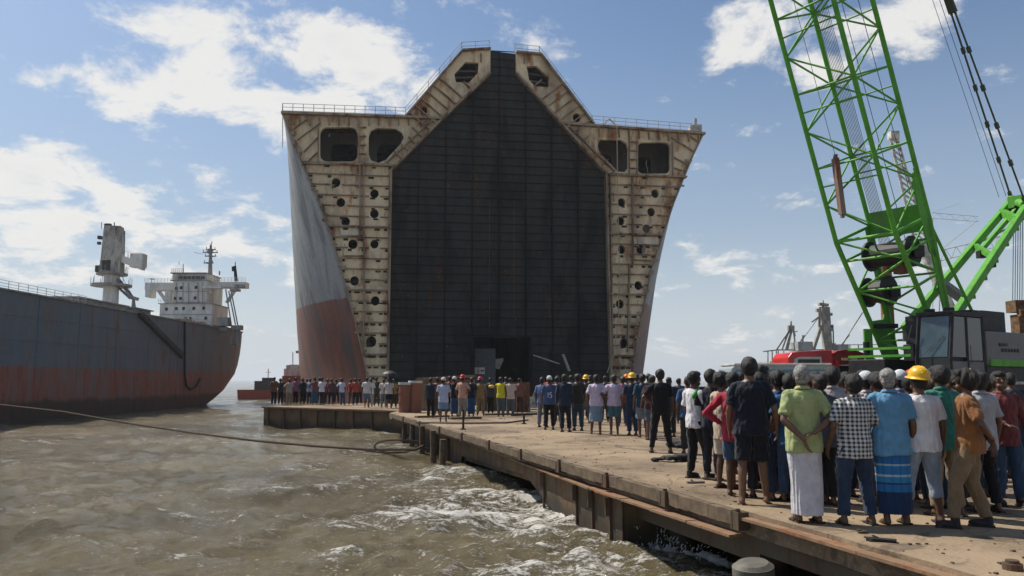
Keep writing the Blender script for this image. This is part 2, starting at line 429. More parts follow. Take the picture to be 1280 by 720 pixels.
for px in (681, 722, 742, 764):
    s_, _ = gs(px, 620); k = MB(); k.beam(gp(s_, -.32, -.02), gp(s_, -1.6, -.02), .04, .04, up=GN); k.box(gp(s_, -.52, -.07), (.07, .08, .26)); k.build('stiffener', M_rust, root)
for px in (548, 562):
    s_, _ = gs(px, 560); k = MB(); k.beam(gp(s_, -.32, -.06), gp(s_, -1.6, -.06), .1, .1, up=GN); k.build('stiffener', M_rust, root)
k = MB(); k.poly([(0, -.31), (.95, -.36), (.95, -2), (0, -2)], [], lambda t, z, s: gp(s, z, t), 0, .03); k.build('end_plate', M_girder, root)
k = MB(); k.poly([(0, -.42), (L, -.42), (L, -.45), (0, -.45)], [], lambda s, z, t: gp(s, z, t), .05, 1.0); k.build('inner_shelf', M_girder, root)
for i, px in enumerate((509, 519, 531, 545, 558)):
    q = gnd(px, 520 + (px - 509) * .42, 0) + EN * .10; k = MB(); rr = random.Random(i + 3); q.z = 0
    k.tube(q + Vector((rr.uniform(-.1, .1), 0, -2)), q + Vector((0, 0, -.10 + rr.uniform(-.12, .06))), .11, 10, .095)
    solo(k, 'timber_fender', M_timber, 'rough brown fender pile at the far pier corner, ' + ('farthest', 'second farthest', 'middle', 'second nearest', 'nearest')[i] + ' of five', 'fender pile', 'fender piles at the far pier corner', loc=q)
# under-deck beams and piles
root = thing('underdeck_beam', pe(6, -.15, -.3), 'long rust edged beam under the near pier deck', 'beam')
k = MB(); rr = random.Random(8)
for i in range(16):
    y0 = -2 + i * .95; zz0 = -.06 if y0 < 8.6 else -.275; wl_ = .13 if y0 < 8.6 else .24; k.beam(pe(y0, .10 if y0 > 8.6 else .06, zz0 + rr.uniform(-.008, .008)), pe(y0 + .96, .10 if y0 > 8.6 else .06, zz0 + rr.uniform(-.008, .008)), wl_ + rr.uniform(-.02, .02), .03)
k.build('lip_plate', M_rustlip, root)
k = MB(); k.beam(pe(-4, -.12, -.27), pe(9.5, -.12, -.27), .08, .36); k.beam(pe(9.5, -.35, -.46), pe(13.5, -.35, -.46), .2, .34); k.build('beam_web', steel('dark_web_steel', (.085, .065, .045), rust=(.06, .028, .014), amt=.5, sc=1.5), root)
M_pile = plain('old_pile_concrete', (.14, .13, .11), .9, sc=3, var=.4, bmp=.5)
for (px, py, lab) in ((928, 700, 'thick pale concrete pile under the pier edge, leaning toward the water'),):
    q = pe(8.75, .33, -.9); k = MB()
    k.tube(q + Vector((.10, .12, -1.4)), q + Vector((-.03, -.02, .46)), .225, 28, .215); k.tube(q + Vector((-.03, -.02, .455)), q + Vector((-.035, -.025, .50)), .215, 28, .16)
    solo(k, 'pile', M_pile, lab, 'pile', loc=q, smooth_=False)
for j, Y in enumerate((12.4, 10.4, 6.0)):
    k = MB(); q = pe(Y, -.9 - .2 * j, 0); k.tube(q + Vector((0, 0, -3)), q + Vector((0, 0, -.28)), .2, 16)
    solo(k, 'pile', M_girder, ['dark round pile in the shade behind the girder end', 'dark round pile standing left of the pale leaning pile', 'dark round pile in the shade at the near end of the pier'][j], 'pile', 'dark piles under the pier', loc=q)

# ================================================================== FAR BARGE (left) with people on it
BA = gnd(330, 508, 0); BB = gnd(506, 513.5, 0)
root = thing('flat_barge', (BA.x, BA.y, WZ), 'low dark flat deck barge moored left of the pier with people standing on it', 'barge')
bd = (BB - BA).normalized(); bn = Vector((-bd.y, bd.x, 0)); bl = (BB - BA).length
def bp(u, v, z): return BA + bd * u + bn * v + Vector((0, 0, z))
k = MB(); k.poly([(0, 0), (bl, 0), (bl + .6, 8), (0, 8)], [], lambda x, y, t: bp(x, y, t), -.05, -1.6); hull = k.build('hull', M_girder, root)
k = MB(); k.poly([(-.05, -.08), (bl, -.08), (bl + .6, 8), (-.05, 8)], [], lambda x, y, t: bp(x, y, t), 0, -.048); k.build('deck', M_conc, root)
k = MB(); k.beam(bp(-.06, -.11, -.04), bp(bl, -.11, -.04), .07, .09); k.build('rubbing_strake', M_rustlip, root)
for i in range(7):
    k = MB(); k.beam(bp(.5 + i * 1.4, -.05, -.1), bp(.5 + i * 1.4, -.05, -1.4), .07, .08, up=bn); k.build('fender_rib', M_rust, root)

# ================================================================== CUT HULL (the large ship)
SE = Vector((.9891, .1471, 0)); SA = Vector((-.1471, .9891, 0)); SP = Vector((-22.45, 75.2, 0))
def fc(px, py):   # photo pixel -> (u, z) on the cut plane
    d = rayd(px, py); c = Vector((0, 0, EYE)); t = (SP - c).dot(SA) / d.dot(SA); P = c + d * t
    return ((P - SP).dot(SE), P.z)
def sw(u, z, s=0): return SP + SE * u + SA * s + Vector((0, 0, z))
M_face = steel('cut_face_paint', (.86, .71, .47), rust=(.22, .08, .028), amt=.48, sc=.42, streak=.35, dirt=(.14, .10, .06), damt=.55, rough=.8)
M_rib = steel('cut_edge_rust', (.40, .31, .21), rust=(.10, .042, .02), amt=.52, sc=.8, damt=.4)
M_ribd = steel('dark_rib_paint', (.012, .011, .010), rust=(.03, .018, .01), amt=.2, sc=.8, rough=.9, spec=.1)
M_bulk = steel('dark_bulkhead_paint', (.038, .039, .038), rust=(.055, .030, .016), amt=.38, sc=.6, streak=.22, dirt=(.010, .010, .010), damt=.8, rough=.9, spec=.12)
M_inner = steel('inner_hold_paint', (.13, .12, .10), amt=.4, sc=.6)
M_hullside = steel('weathered_hull_side', (.37, .375, .365), rust=(.13, .075, .05), amt=.24, sc=.55, streak=.10, dirt=(.10, .10, .10), damt=.85, low=(.27, .105, .07), lowz=9.4, rough=.65)
M_deck = steel('rusty_deck', (.22, .17, .12), amt=.6)
M_rail = plain('pale_rail', (.40, .40, .38), .6)
BASEZ = -2.2
hull_thing = thing('cut_ship_hull', sw(21.5, BASEZ), 'huge beached ship section with pale rusty cut frames around a black bulkhead', 'ship')
lo = [fc(352, 141), fc(375, 198), fc(401, 257), fc(423, 325), fc(444, 403), fc(458, 465)]
lo.append((lo[-1][0] + .45, BASEZ))
ro = [fc(879, 167), fc(865, 196), fc(841, 255), fc(814, 337), fc(801, 400), fc(790, 462)]
ro.append((ro[-1][0] - .45, BASEZ))
tl = [fc(507, 146), fc(578, 64), fc(613, 62)]; tr = [fc(742, 156), fc(676, 69), fc(645, 66)]
dl = [fc(613, 92), fc(556, 146), fc(489, 213), fc(485, 468)]; dl.append((dl[-1][0], BASEZ))
dr = [fc(645, 92), fc(757, 217), fc(763, 462)]; dr.append((dr[-1][0], BASEZ))
def pc(l, ox, oy, sc): return [fc(ox + x / sc, oy + y / sc) for x, y in l]
def rrect(x0, y0, x1, y1, r):
    pts = []
    for cx, cy, a0 in ((x1 - r, y0 + r, -90), (x1 - r, y1 - r, 0), (x0 + r, y1 - r, 90), (x0 + r, y0 + r, 180)):
        for k_ in range(5): a = R(a0 + 22.5 * k_); pts.append(fc(cx + r * math.cos(a), cy + r * math.sin(a)))
    return pts
def circ(px, py, r=5.2):
    c = fc(px, py); q = r * .081
    return [(c[0] + q * math.cos(2 * math.pi * i / 12), c[1] + 1.12 * q * math.sin(2 * math.pi * i / 12)) for i in range(12)]
holesL = [rrect(400, 159, 447, 202, 9), pc([(395, 425), (405, 403), (430, 392), (505, 395), (532, 412), (540, 432), (525, 458), (465, 522), (435, 535), (405, 525), (395, 500)], 340, 40, 3.27),
          pc([(745, 172), (790, 122), (845, 125), (842, 168), (803, 208), (752, 205)], 340, 40, 3.27)]
holesL += [circ(*c) for c in ((530, 138, 4.4), (420, 228), (468, 242), (426, 253), (468, 267), (432, 277), (441, 305, 5.6), (468, 305, 5), (443, 351), (469, 376), (464, 427, 6))]
holesR = [rrect(797, 178, 838, 217, 7), pc([(415, 465), (425, 440), (510, 440), (535, 455), (541, 480), (541, 555), (525, 573), (497, 570), (425, 495)], 620, 40, 3.27),
          pc([(125, 140), (165, 138), (215, 185), (215, 225), (160, 222), (135, 195)], 620, 40, 3.27)]
holesR += [circ(*c) for c in ((721, 147), (819, 242), (777, 253), (814, 265), (776, 276), (808, 286), (777, 312, 5), (801, 312, 5.6), (798, 357), (775, 380), (780, 429, 5.4))]
k = MB()
k.poly(lo + [dl[-1]] + dl[:-1][::-1] + [tl[2], tl[1], tl[0]], holesL, lambda u, z, t: sw(u, z, t), 0, .45); k.build('frame_plate', M_face, hull_thing); k = MB()
k.poly(ro + [dr[-1]] + dr[:-1][::-1] + [tr[2], tr[1], tr[0]], holesR, lambda u, z, t: sw(u, z, t), 0, .45)
face = k.build('frame_plate', M_face, hull_thing)
# ---- ribs on the frame plate: horizontal stiffeners
def edge_u(poly, z):
    for (u0, z0), (u1, z1) in zip(poly[:-1], poly[1:]):
        if min(z0, z1) <= z <= max(z0, z1): return u0 + (u1 - u0) * (z - z0) / (z1 - z0 + 1e-9)
    return poly[-1][0]
hz_k = MB(); slots = MB(); rr = random.Random(4)
cents = [(c[0][0] - .37, c[0][1]) for c in holesL[3:] + holesR[3:]]
ztop = fc(440, 206)[1]; z = ztop; lv = 0
def clear(u0, u1, z):   # cut the stiffener where a manhole sits
    segs = [(u0, u1)]
    for cu, cz in cents:
        if abs(cz - z) < .48:
            ns = []
            for a, b in segs:
                if a < cu - .5 and b > cu + .5: ns += [(a, cu - .55), (cu + .55, b)]
                else: ns.append((a, b))
            segs = ns
    return segs
while z > -.5:
    for side in (0, 1):
        a, b = (edge_u(lo, z), edge_u(dl, z)) if side == 0 else (edge_u(dr, z), edge_u(ro, z))
        for (p, q) in clear(a + .1, b - .02, z):
            heavy = (lv % 6 == 0)
            hz_k.beam(sw(p, z, -.13 if not heavy else -.25), sw(q, z, -.13 if not heavy else -.25), .26 if not heavy else .5, .085 if not heavy else .14)
        for u in (a + .3, a + (b - a) * .27, a + (b - a) * .5, a + (b - a) * .77, b - .3):
            if rr.random() < .75: slots.box(sw(u + rr.uniform(-.15, .15), z - .22, -.015), (rr.uniform(.28, .55), .06, rr.uniform(.14, .24)), rz=math.atan2(SE.y, SE.x))
    z -= 1.03; lv += 1
hz_k.build('horizontal_stiffener', M_rib, hull_thing)['kind'] = 'stuff'
slots.build('cut_slot', M_black, hull_thing)['kind'] = 'stuff'
vr = MB()
def ribpx(a, b, wd=.10, dp=.40): vr.beam(sw(*fc(*a), -.2), sw(*fc(*b), -.2), wd, dp, up=SA)
# vertical webs dividing the side bands
for (a, b) in (((455, 206), (455, 446)), ((450, 206), (450, 300)), ((487, 213), (484, 446))): ribpx(a, b, .12)
for (a, b) in (((790, 222), (790, 330)), ((762, 217), (765, 450)), ((786, 330), (784, 440))): ribpx(a, b, .12)
# deck-head stiffeners
x = 362
while x < 545: ribpx((x, 146 if x < 500 else 147), (x + (1 if x < 400 else 0), 157), .09, .35); x += 12.4
x = 748
while x < 872: ribpx((x, 159 + (x - 748) * .06), (x + 1, 171 + (x - 748) * .06), .09, .35); x += 12.4
for y in (160, 171, 182, 193): ribpx((448, y), (458, y), .08, .3)
for y in (178, 189, 200, 211): ribpx((786, y), (796, y), .08, .3)
for (a, b) in (((372, 176), (401, 154)), ((380, 191), (398, 172)), ((385, 203), (398, 190)), ((366, 163), (384, 150)), ((398, 158), (398, 204)), ((449, 158), (449, 204)),
               ((866, 190), (838, 172)), ((858, 206), (839, 196)), ((852, 214), (840, 210)), ((872, 178), (852, 164)), ((796, 176), (796, 219)), ((786, 172), (786, 219)), ((840, 178), (840, 219))): ribpx(a, b, .08, .3)
def isect(p, d, a, b):
    ex, ey = b[0] - a[0], b[1] - a[1]; det = d[0] * -ey + d[1] * ex
    t = ((a[0] - p[0]) * -ey + (a[1] - p[1]) * ex) / det; return (p[0] + d[0] * t, p[1] + d[1] * t)
for j in range(6): t = .06 + .105 * j; p = (507 + 71 * t, 146 - 82 * t); ribpx(p, isect(p, (.756, .655), (556, 146), (613, 92)), .10, .4)
for j in range(6): t = .06 + .105 * j; p = (742 - 66 * t, 156 - 87 * t); ribpx(p, isect(p, (-.797, .604), (700, 155), (645, 92)), .10, .4)
for (p, q_) in (((601, 68), (601, 78)), ((655, 72), (655, 80)), ((587, 111), (579, 103)), ((668, 108), (676, 101))): ribpx(p, q_, .1, .4)
for x0, y0, ln in ((547, 155, 12), (538, 164, 17), (529, 173, 19), (520, 181, 13), (511, 190, 13), (502, 199, 13)): ribpx((x0, y0), (x0 - .72 * ln, y0 - .69 * ln), .1, .4)
for x0, y0, ln in ((706, 163, 12), (715, 172, 17), (724, 181, 17), (733, 190, 12), (742, 199, 12), (751, 208, 12)): ribpx((x0, y0), (x0 + .72 * ln, y0 - .69 * ln), .1, .4)
ribpx((482, 205), (541, 150), .12, .4); ribpx((768, 215), (712, 160), .12, .4)
vr.build('upright_stiffener', M_rib, hull_thing)['kind'] = 'stuff'
fl = MB()
def flpx(l, wd=.14, dp=.8, t=-.1):
    for a, b in zip(l[:-1], l[1:]): fl.beam(sw(*a, t), sw(*b, t), wd, dp, up=SA)
flpx([fc(352, 142), fc(556, 149)], .22); flpx([fc(700, 155), fc(880, 168)], .22)
flpx([fc(380, 205), fc(489, 207)], .18); flpx([fc(760, 219), fc(857, 222)], .18)
flpx(tl, .16); flpx([tr[0], tr[1], tr[2]], .16); flpx([(u + .03, z) for u, z in lo], .12, .6); flpx([(u - .03, z) for u, z in ro], .12, .6)
flpx(dl, .2, .7); flpx(dr, .2, .7); flpx([fc(425, 295), fc(455, 295), fc(455, 320), fc(428, 320)], .1, .3); flpx([fc(790, 295), fc(822, 295)], .1, .3); flpx([fc(790, 325), fc(813, 326)], .1, .3)
fl.build('edge_flange', M_rib, hull_thing)
rr = random.Random(77); k = MB()
for i in range(46):
    sd = rr.random() < .5; z = rr.uniform(3, ztop + 6); pl = lo if sd else dr; p2 = dl if sd else ro
    a = edge_u(pl, min(z, pl[0][1])); b = edge_u(p2, min(z, p2[1][1])); u = rr.uniform(min(a, b) + .2, max(a, b) - .2); ln = rr.uniform(.3, 1.7)
    pts = [sw(u, z, -.45)]
    for j in range(3): pts.append(pts[-1] + Vector((rr.uniform(-.12, .12), rr.uniform(-.06, .04), -ln / 3)))
    k.path(pts, rr.uniform(.015, .045), 5)
for i in range(70):
    sd = rr.random() < .5; z = rr.uniform(1, ztop + 3); pl = lo if sd else ro; u = edge_u(pl, min(z, pl[0][1])) + rr.uniform(-.05, .35) * (1 if sd else -1)
    k.box(sw(u, z, -.25), (rr.uniform(.15, .6), .1, rr.uniform(.08, .4)), M=Matrix.Rotation(rr.uniform(-.5, .5), 3, 'Y'))
k.build('torn_edge_scrap', M_rib, hull_thing)['kind'] = 'stuff'
# cleaner white insert plates
k = MB()
k.poly([fc(425, 285), fc(453, 285), fc(453, 295), fc(427, 295)], [], lambda u, z, t: sw(u, z, t), -.04, .02); k.build('insert_plate', steel('whitish_plate', (.80, .72, .56), amt=.3, sc=.8), hull_thing); k = MB()
k.poly([fc(791, 296), fc(824, 296), fc(822, 305), fc(791, 305)], [], lambda u, z, t: sw(u, z, t), -.04, .02)
k.build('insert_plate', steel('whitish_plate', (.80, .72, .56), amt=.3, sc=.8), hull_thing)
# ---- the black bulkhead with its ribs and the doorway
opening = [fc(592, 420), fc(663, 421)]
bk = [dl[0], dl[2], dl[3], (dl[3][0], BASEZ), (opening[0][0], BASEZ), opening[0], opening[1], (opening[1][0], BASEZ), (dr[3][0], BASEZ), dr[2], dr[1], dr[0], tr[2], tl[2]]
k = MB(); k.poly(bk, [], lambda u, z, t: sw(u, z, t), .3, .6); bulk = k.build('bulkhead', M_bulk, hull_thing)
k = MB()
uL, uR = dl[2][0], dr[1][0]; ztopd = fc(629, 62)[1]
def topz(u):   # roofline of the bulkhead at u
    c0, c1_ = dl[0][0], dr[0][0]
    if u < c0: return dl[2][1] + (dl[0][1] - dl[2][1]) * (u - uL) / (c0 - uL)
    if u > c1_: return dr[1][1] + (dr[0][1] - dr[1][1]) * (uR - u) / (uR - c1_)
    return ztopd
u = uL + 2.7; oz = opening[0][1]
while u < uR - .5:
    zb = BASEZ if not (opening[0][0] - .1 < u < opening[1][0] + .1) else oz
    k.beam(sw(u, zb, .18), sw(u, topz(u) - .2, .18), .12, .26, up=SA); u += 2.7
z = -1
zz = []
while z < ztopd:
    # horizontal extent at z
    if z < dl[2][1]: a, b = edge_u(dl[2:], z), uR
    else:
        a = edge_u([dl[2], dl[0], tl[2]], z); b = edge_u([dr[1], dr[0], tr[2]], z)
    if z < dr[1][1]: b = edge_u(dr[1:], z)
    elif z < dl[2][1]: b = edge_u([dr[1], dr[0]], z)
    segs = [(a + .1, b - .1)] if z > oz + .2 else [(a + .1, opening[0][0] - .1), (opening[1][0] + .1, b - .1)]
    for p, q in segs: k.beam(sw(p, z, .23), sw(q, z, .23), .14, .05)
    z += .86
for p, q in ((opening[0], opening[1]), (opening[0], (opening[0][0], BASEZ)), (opening[1], (opening[1][0], BASEZ))): k.beam(sw(*p, .15), sw(*q, .15), .25, .5, up=SA)
sub(k, 'rib_grid', M_ribd, bulk, hull_thing)['kind'] = 'stuff'
rr = random.Random(9); k = MB()
for i in range(26):
    u = rr.uniform(uL + 1, uR - 1); z = rr.uniform(2, topz(u) - 1); k.box(sw(u, z, .22), (rr.uniform(.08, .2), .1, rr.uniform(.05, .18)))
for px in (643, 612): k.beam(sw(*fc(px, 250), .2), sw(*fc(px, 410), .2), .05, .05)
sub(k, 'small_fitting', plain('pale_rust', (.13, .085, .04), .9), bulk, hull_thing)
# interior seen through the openings: webs, hatch, pale panel in the doorway
k = MB()
k.poly([fc(596, 435), fc(622, 435), (fc(622, 470)[0], BASEZ), (fc(596, 470)[0], BASEZ)], [], lambda u, z, t: sw(u, z, t), 1.6, 1.7)
k.build('doorway_panel', plain('grey_panel', (.10, .11, .11), .8), hull_thing)
k = MB(); k.poly([fc(594.5, 459), fc(608, 459), fc(608, 467.5), fc(594.5, 467.5)], [], lambda u, z, t: sw(u, z, t), 1.42, 1.5); sg = k.build('sign_board', plain('white_sign', (.6, .58, .55), .6, bmp=0, var=.05), hull_thing)
k = MB(); c = fc(600, 463.3); k.beam(sw(c[0] - .32, c[1], 1.39), sw(c[0] + .32, c[1], 1.39), .03, .16, up=SA); k.beam(sw(c[0], c[1] - .28, 1.39), sw(c[0], c[1] + .28, 1.39), .03, .14, up=SA)
c = fc(605, 463); k.box(sw(c[0], c[1], 1.39), (.34, .04, .16)); sub(k, 'red_mark', plain('red_paint', (.42, .03, .04), .6), sg, hull_thing)
k = MB(); k.poly([fc(623, 448), fc(633, 447), fc(633, 450), fc(628, 461), fc(623, 460)], [], lambda u, z, t: sw(u, z, t), 2.2, 2.3); k.build('torn_plate', plain('pale_plate', (.35, .34, .28), .8), hull_thing)
k = MB(); k.beam(sw(*fc(666, 444), -.4), sw(*fc(696, 455), -1.2), .35, .12); k.build('hanging_plank', plain('pale_plate', (.35, .34, .28), .8), hull_thing); k = MB(); k.beam(sw(*fc(703, 443), -.3), sw(*fc(709, 464), -1.0), .3, .1); k.build('hanging_plank', plain('pale_plate', (.35, .34, .28), .8), hull_thing)
# ---- hull shell, deck, trunk running aft
HB = 21.5; ucen = (lo[0][0] + ro[0][0]) / 2; S_END = 75
def shell(side):
    k = MB(); ss = [0.05, .6, 1.3, 2.2, 3.2, 4.5, 6, 8, 10, 12, 14, 16, 18, 21, 24, 27, 31, 45, S_END]
    zs = np.linspace(BASEZ, lo[0][1] if side == 0 else ro[0][1], 26)
    V = []
    for s in ss:
        f = 0
        for z in zs:
            tz = (z - BASEZ) / (zs[-1] - BASEZ); SF = 31 - 25 * max(0, tz) ** .75 if side == 0 else 33 - 18 * max(0, tz); f = (1 - min(s, SF) / SF) ** 1.8
            e = abs(edge_u(lo if side == 0 else ro, z) - ucen)
            h = HB + .2 - (HB + .2 - e) * f
            V.append(sw(ucen + (-h if side == 0 else h), z, s))
    n = len(zs); F = [(i * n + j, (i + 1) * n + j, (i + 1) * n + j + 1, i * n + j + 1) for i in range(len(ss) - 1) for j in range(n - 1)]
    k.add(V, F); o = k.build('side_shell', M_hullside, hull_thing, smooth_=True)
    so_ = o.modifiers.new('thick', 'SOLIDIFY'); so_.thickness = .05; so_.offset = 0
    return o
shell(0); shell(1)
k = MB()
zl, zr = lo[0][1], ro[0][1]
V = []; ss = [.45, 4, 7, 10, 14, 18, 23, 30, S_END]
for s in ss:
    f = (1 - min(s, 6) / 6) ** 1.8; hl = HB - (HB - (ucen - lo[0][0])) * f; hr = HB - (HB - (ro[0][0] - ucen)) * f
    V += [sw(ucen - hl, zl - .1, s), sw(tl[0][0], tl[0][1] - .05, s), sw(tl[1][0], tl[1][1], s), sw((tl[1][0] + tr[1][0]) / 2, tl[1][1] + .1, s), sw(tr[1][0], tr[1][1], s), sw(tr[0][0], tr[0][1] - .05, s), sw(ucen + hr, zr - .1, s)]
F = [(i * 7 + j, i * 7 + j + 1, (i + 1) * 7 + j + 1, (i + 1) * 7 + j) for i in range(len(ss) - 1) for j in range(6)]
k.add(V, F); o = k.build('deck_and_trunk', M_deck, hull_thing); o.modifiers.new('t', 'SOLIDIFY').thickness = .06
k = MB()   # inner bulkhead far behind closes the section; web frame with openings behind the windows
k.poly([(ucen - 21.3, lo[0][1]), (ucen - 20.3, BASEZ), (ucen + 20.3, BASEZ), (ucen + 21.3, ro[0][1]), tr[0], tr[1], tl[1], tl[0]], [], lambda u, z, t: sw(u, z - .3, t), 20, 20.1); k.build('aft_bulkhead', M_bulk, hull_thing)
k = MB()
sc_ = lambda pts, f, dx=0: [((p[0] - sum(q[0] for q in pts) / len(pts)) * f + sum(q[0] for q in pts) / len(pts) + dx, (p[1] - sum(q[1] for q in pts) / len(pts)) * f + sum(q[1] for q in pts) / len(pts)) for p in pts]
wl = [fc(368, 150), fc(395, 204), fc(487, 207), fc(540, 152)]; wr = [fc(870, 170), fc(852, 219), fc(762, 219), fc(705, 160)]
k.poly(wl, [sc_(holesL[0], .72, .3), sc_(holesL[1], .7, .3)], lambda u, z, t: sw(u, z, t), 4, 4.2); k.build('inner_web_frame', M_inner, hull_thing); k = MB()
k.poly(wr, [sc_(holesR[0], .72, -.3), sc_(holesR[1], .7, -.3)], lambda u, z, t: sw(u, z, t), 4, 4.2)
k.build('inner_web_frame', M_inner, hull_thing)
# ladders and pipes inside the peak windows
k = MB()
for px in (596, 601): k.beam(sw(*fc(px, 78), 1.0), sw(*fc(px, 108), 1.0), .12, .12)
for y in (84, 92, 100): k.beam(sw(*fc(568, y), 1.1), sw(*fc(602, y), 1.1), .08, .2)
k.build('inner_ladder', M_inner, hull_thing); k = MB()
for px in (657, 662): k.beam(sw(*fc(px, 78), 1.0), sw(*fc(px, 108), 1.0), .12, .12)
for y in (86, 95, 104): k.beam(sw(*fc(656, y), 1.1), sw(*fc(684, y + 4), 1.1), .08, .2)
k.build('inner_ladder', M_inner, hull_thing)
# deck railings along the cut edge and up the trunk
rl = MB()
def railing(mb, a, b, h=1.1, n=8, r=.035, dirv_=None):
    a = Vector(a); b = Vector(b)
    for i in range(n + 1): q = a.lerp(b, i / n); mb.tube(q, q + Vector((0, 0, h)), r, 5)
    for f in (1, .66, .33): mb.tube(a + Vector((0, 0, h * f)), b + Vector((0, 0, h * f)), r * .8, 5)
railing(rl, sw(*lo[0], .4), sw(*tl[0], .4), n=12); railing(rl, sw(*tl[0], .8), sw(*tl[1], .8), n=5, h=1.3); railing(rl, sw(*tl[1], .8), sw(*tl[2], .8), n=2, h=1.3)
railing(rl, sw(*tr[2], .8), sw(*tr[1], .8), n=2, h=1.3); railing(rl, sw(*tr[1], .8), sw(*tr[0], .8), n=6, h=1.3); railing(rl, sw(*tr[0], .4), sw(*ro[0], .4), n=10)
railing(rl, sw(*lo[0], .6), sw(lo[0][0] - 1.5, lo[0][1], 12), n=8)
rl.build('deck_railing', M_rail, hull_thing)
k = MB(); c = sw(*fc(873, 163), 1); k.box(c + Vector((0, 0, .3)), (1.2, 1.0, .9)); k.tube(c, c + Vector((.1, 0, 1.6)), .18, 8); k.build('deck_fitting', M_rail, hull_thing); k = MB(); c = sw(*fc(757, 152), 1.2); k.tube(c, c + Vector((.7, 0, .7)), .08, 6); k.tube(c + Vector((1.4, 0, 0)), c + Vector((.7, 0, .7)), .08, 6)
k.build('deck_fitting', M_rail, hull_thing)
# hanging rope on the right band
k = MB(); pts = [sw(*fc(x, y), -.6) for x, y in ((769, 158), (770, 240), (772, 330), (771, 400), (766, 440), (757, 466))]; k.path(pts, .05, 6)
solo(k, 'hanging_rope', plain('pale_rope', (.42, .36, .26), .9), 'pale rope hanging down the right side of the cut hull', 'rope', loc=pts[-1])

# ================================================================== LEFT CARGO SHIP
M_ls = steel('blue_grey_hull', (.15, .18, .21), rust=(.15, .065, .03), amt=.42, sc=1.1, streak=.16, dirt=(.20, .215, .225), damt=.5, low=(.30, .11, .08), lowz=2.35, wet=(.05, .043, .035), wetz=.1, rough=.6)
M_white = steel('dirty_white_paint', (.78, .76, .70), rust=(.22, .11, .05), amt=.26, sc=1.6, streak=.2, dirt=(.35, .31, .26), damt=.5)
M_grim = steel('grimy_grey_paint', (.36, .345, .32), amt=.36, sc=1.6, dirt=(.08, .07, .06), damt=.6)
M_win = plain('ship_window_glass', (.02, .025, .03), .15, var=.1, bmp=0)
ls = thing('cargo_ship', (-37, 60, WZ), 'blue grey cargo ship with a rusty red waterline and white bridge tower aft', 'ship')
def sternY(z):
    zs = [-2, -1, .2, 1.5, 3, 5, 7]; yy = [80, 84.2, 88.4, 90.8, 92.2, 93.2, 93.4]; return float(np.interp(z, zs, yy))
k = MB(); zs = [-2.5, -1.5, -.5, .4, 1.3, 2.2, 3.2, 4.4, 5.7, 7.0]; V = []; F = []
nt_ = 26
plan = []
for z in zs:
    ye = sternY(z); row = []
    ysr = list(np.linspace(12, ye - 5, 14)) + [ye - 5 + 5 * math.sin(math.pi / 2 * q / 6) for q in range(1, 7)]
    for y in ysr:
        f = max(0, (y - (ye - 5)) / 5); half = 6.0 - (1 - math.sqrt(max(0, 1 - f * f))) * (.9 if z > 2 else 1.4)
        row.append((half, y))
    plan.append(row)
n = len(plan[0])
for row, z in zip(plan, zs):
    for (h, y) in row: V.append((-37 + h, y, z))
    for (h, y) in row[::-1]: V.append((-37 - h, y, z))
m2 = 2 * n
for i in range(len(zs) - 1):
    for j in range(m2 - 1): F.append((i * m2 + j, i * m2 + j + 1, (i + 1) * m2 + j + 1, (i + 1) * m2 + j))
k.add(V, F); k.add([V[(len(zs) - 1) * m2 + j] for j in range(m2)], [tuple(range(m2))])
k.build('hull', M_ls, ls)
k = MB()
for j in range(n - 1):
    a = Vector((-37 + plan[-1][j][0], plan[-1][j][1], 7.0)); b = Vector((-37 + plan[-1][j + 1][0], plan[-1][j + 1][1], 7.0)); k.beam(a + Vector((.03, 0, .02)), b + Vector((.03, 0, .02)), .16, .10)
k.build('gunwale', M_grim, ls)
# plating seams as raised weld doublers
k = MB()
for y in (52, 57, 62.5, 68, 74, 80): k.box((-30.985, y, 3.5), (.03, .08, 6.6))
for z in (4.0, 5.5): k.box((-30.985, 55, z), (.03, 64, .04))
k.build('plate_seam', M_ls, ls)
k = MB(); railing(k, (-31.2, 46, 7.05), (-31.2, 58, 7.05), h=.55, n=12, r=.02); k.build('deck_railing', M_rail, ls); k = MB(); railing(k, (-31.2, 75, 7.05), (-31.2, 82, 7.05), h=.45, n=8, r=.018); k.build('deck_railing', M_rail, ls)
def hatch(y0, y1, h=.55): k = MB(); k.box((-36.6, (y0 + y1) / 2, 7 + h / 2), (9, y1 - y0, h)); k.box((-36.6, (y0 + y1) / 2, 7 + h + .05), (9.4, y1 - y0 + .3, .1)); k.build('hatch_cover', M_grim, ls)
hatch(58.5, 66); hatch(66.9, 70.5); hatch(42, 48, .75)
k = MB(); rr = random.Random(1)
for i in range(60):
    y = rr.uniform(76, 92); k.box((-31.6 - rr.uniform(0, 1), y, 7.1 + rr.uniform(0, .15)), (.5, rr.uniform(.2, .8), rr.uniform(.1, .45)), rz=rr.uniform(0, 3))
k.build('deck_scrap', plain('rust_scrap', (.24, .13, .07), .9, sc=3, var=.6), ls)['kind'] = 'stuff'
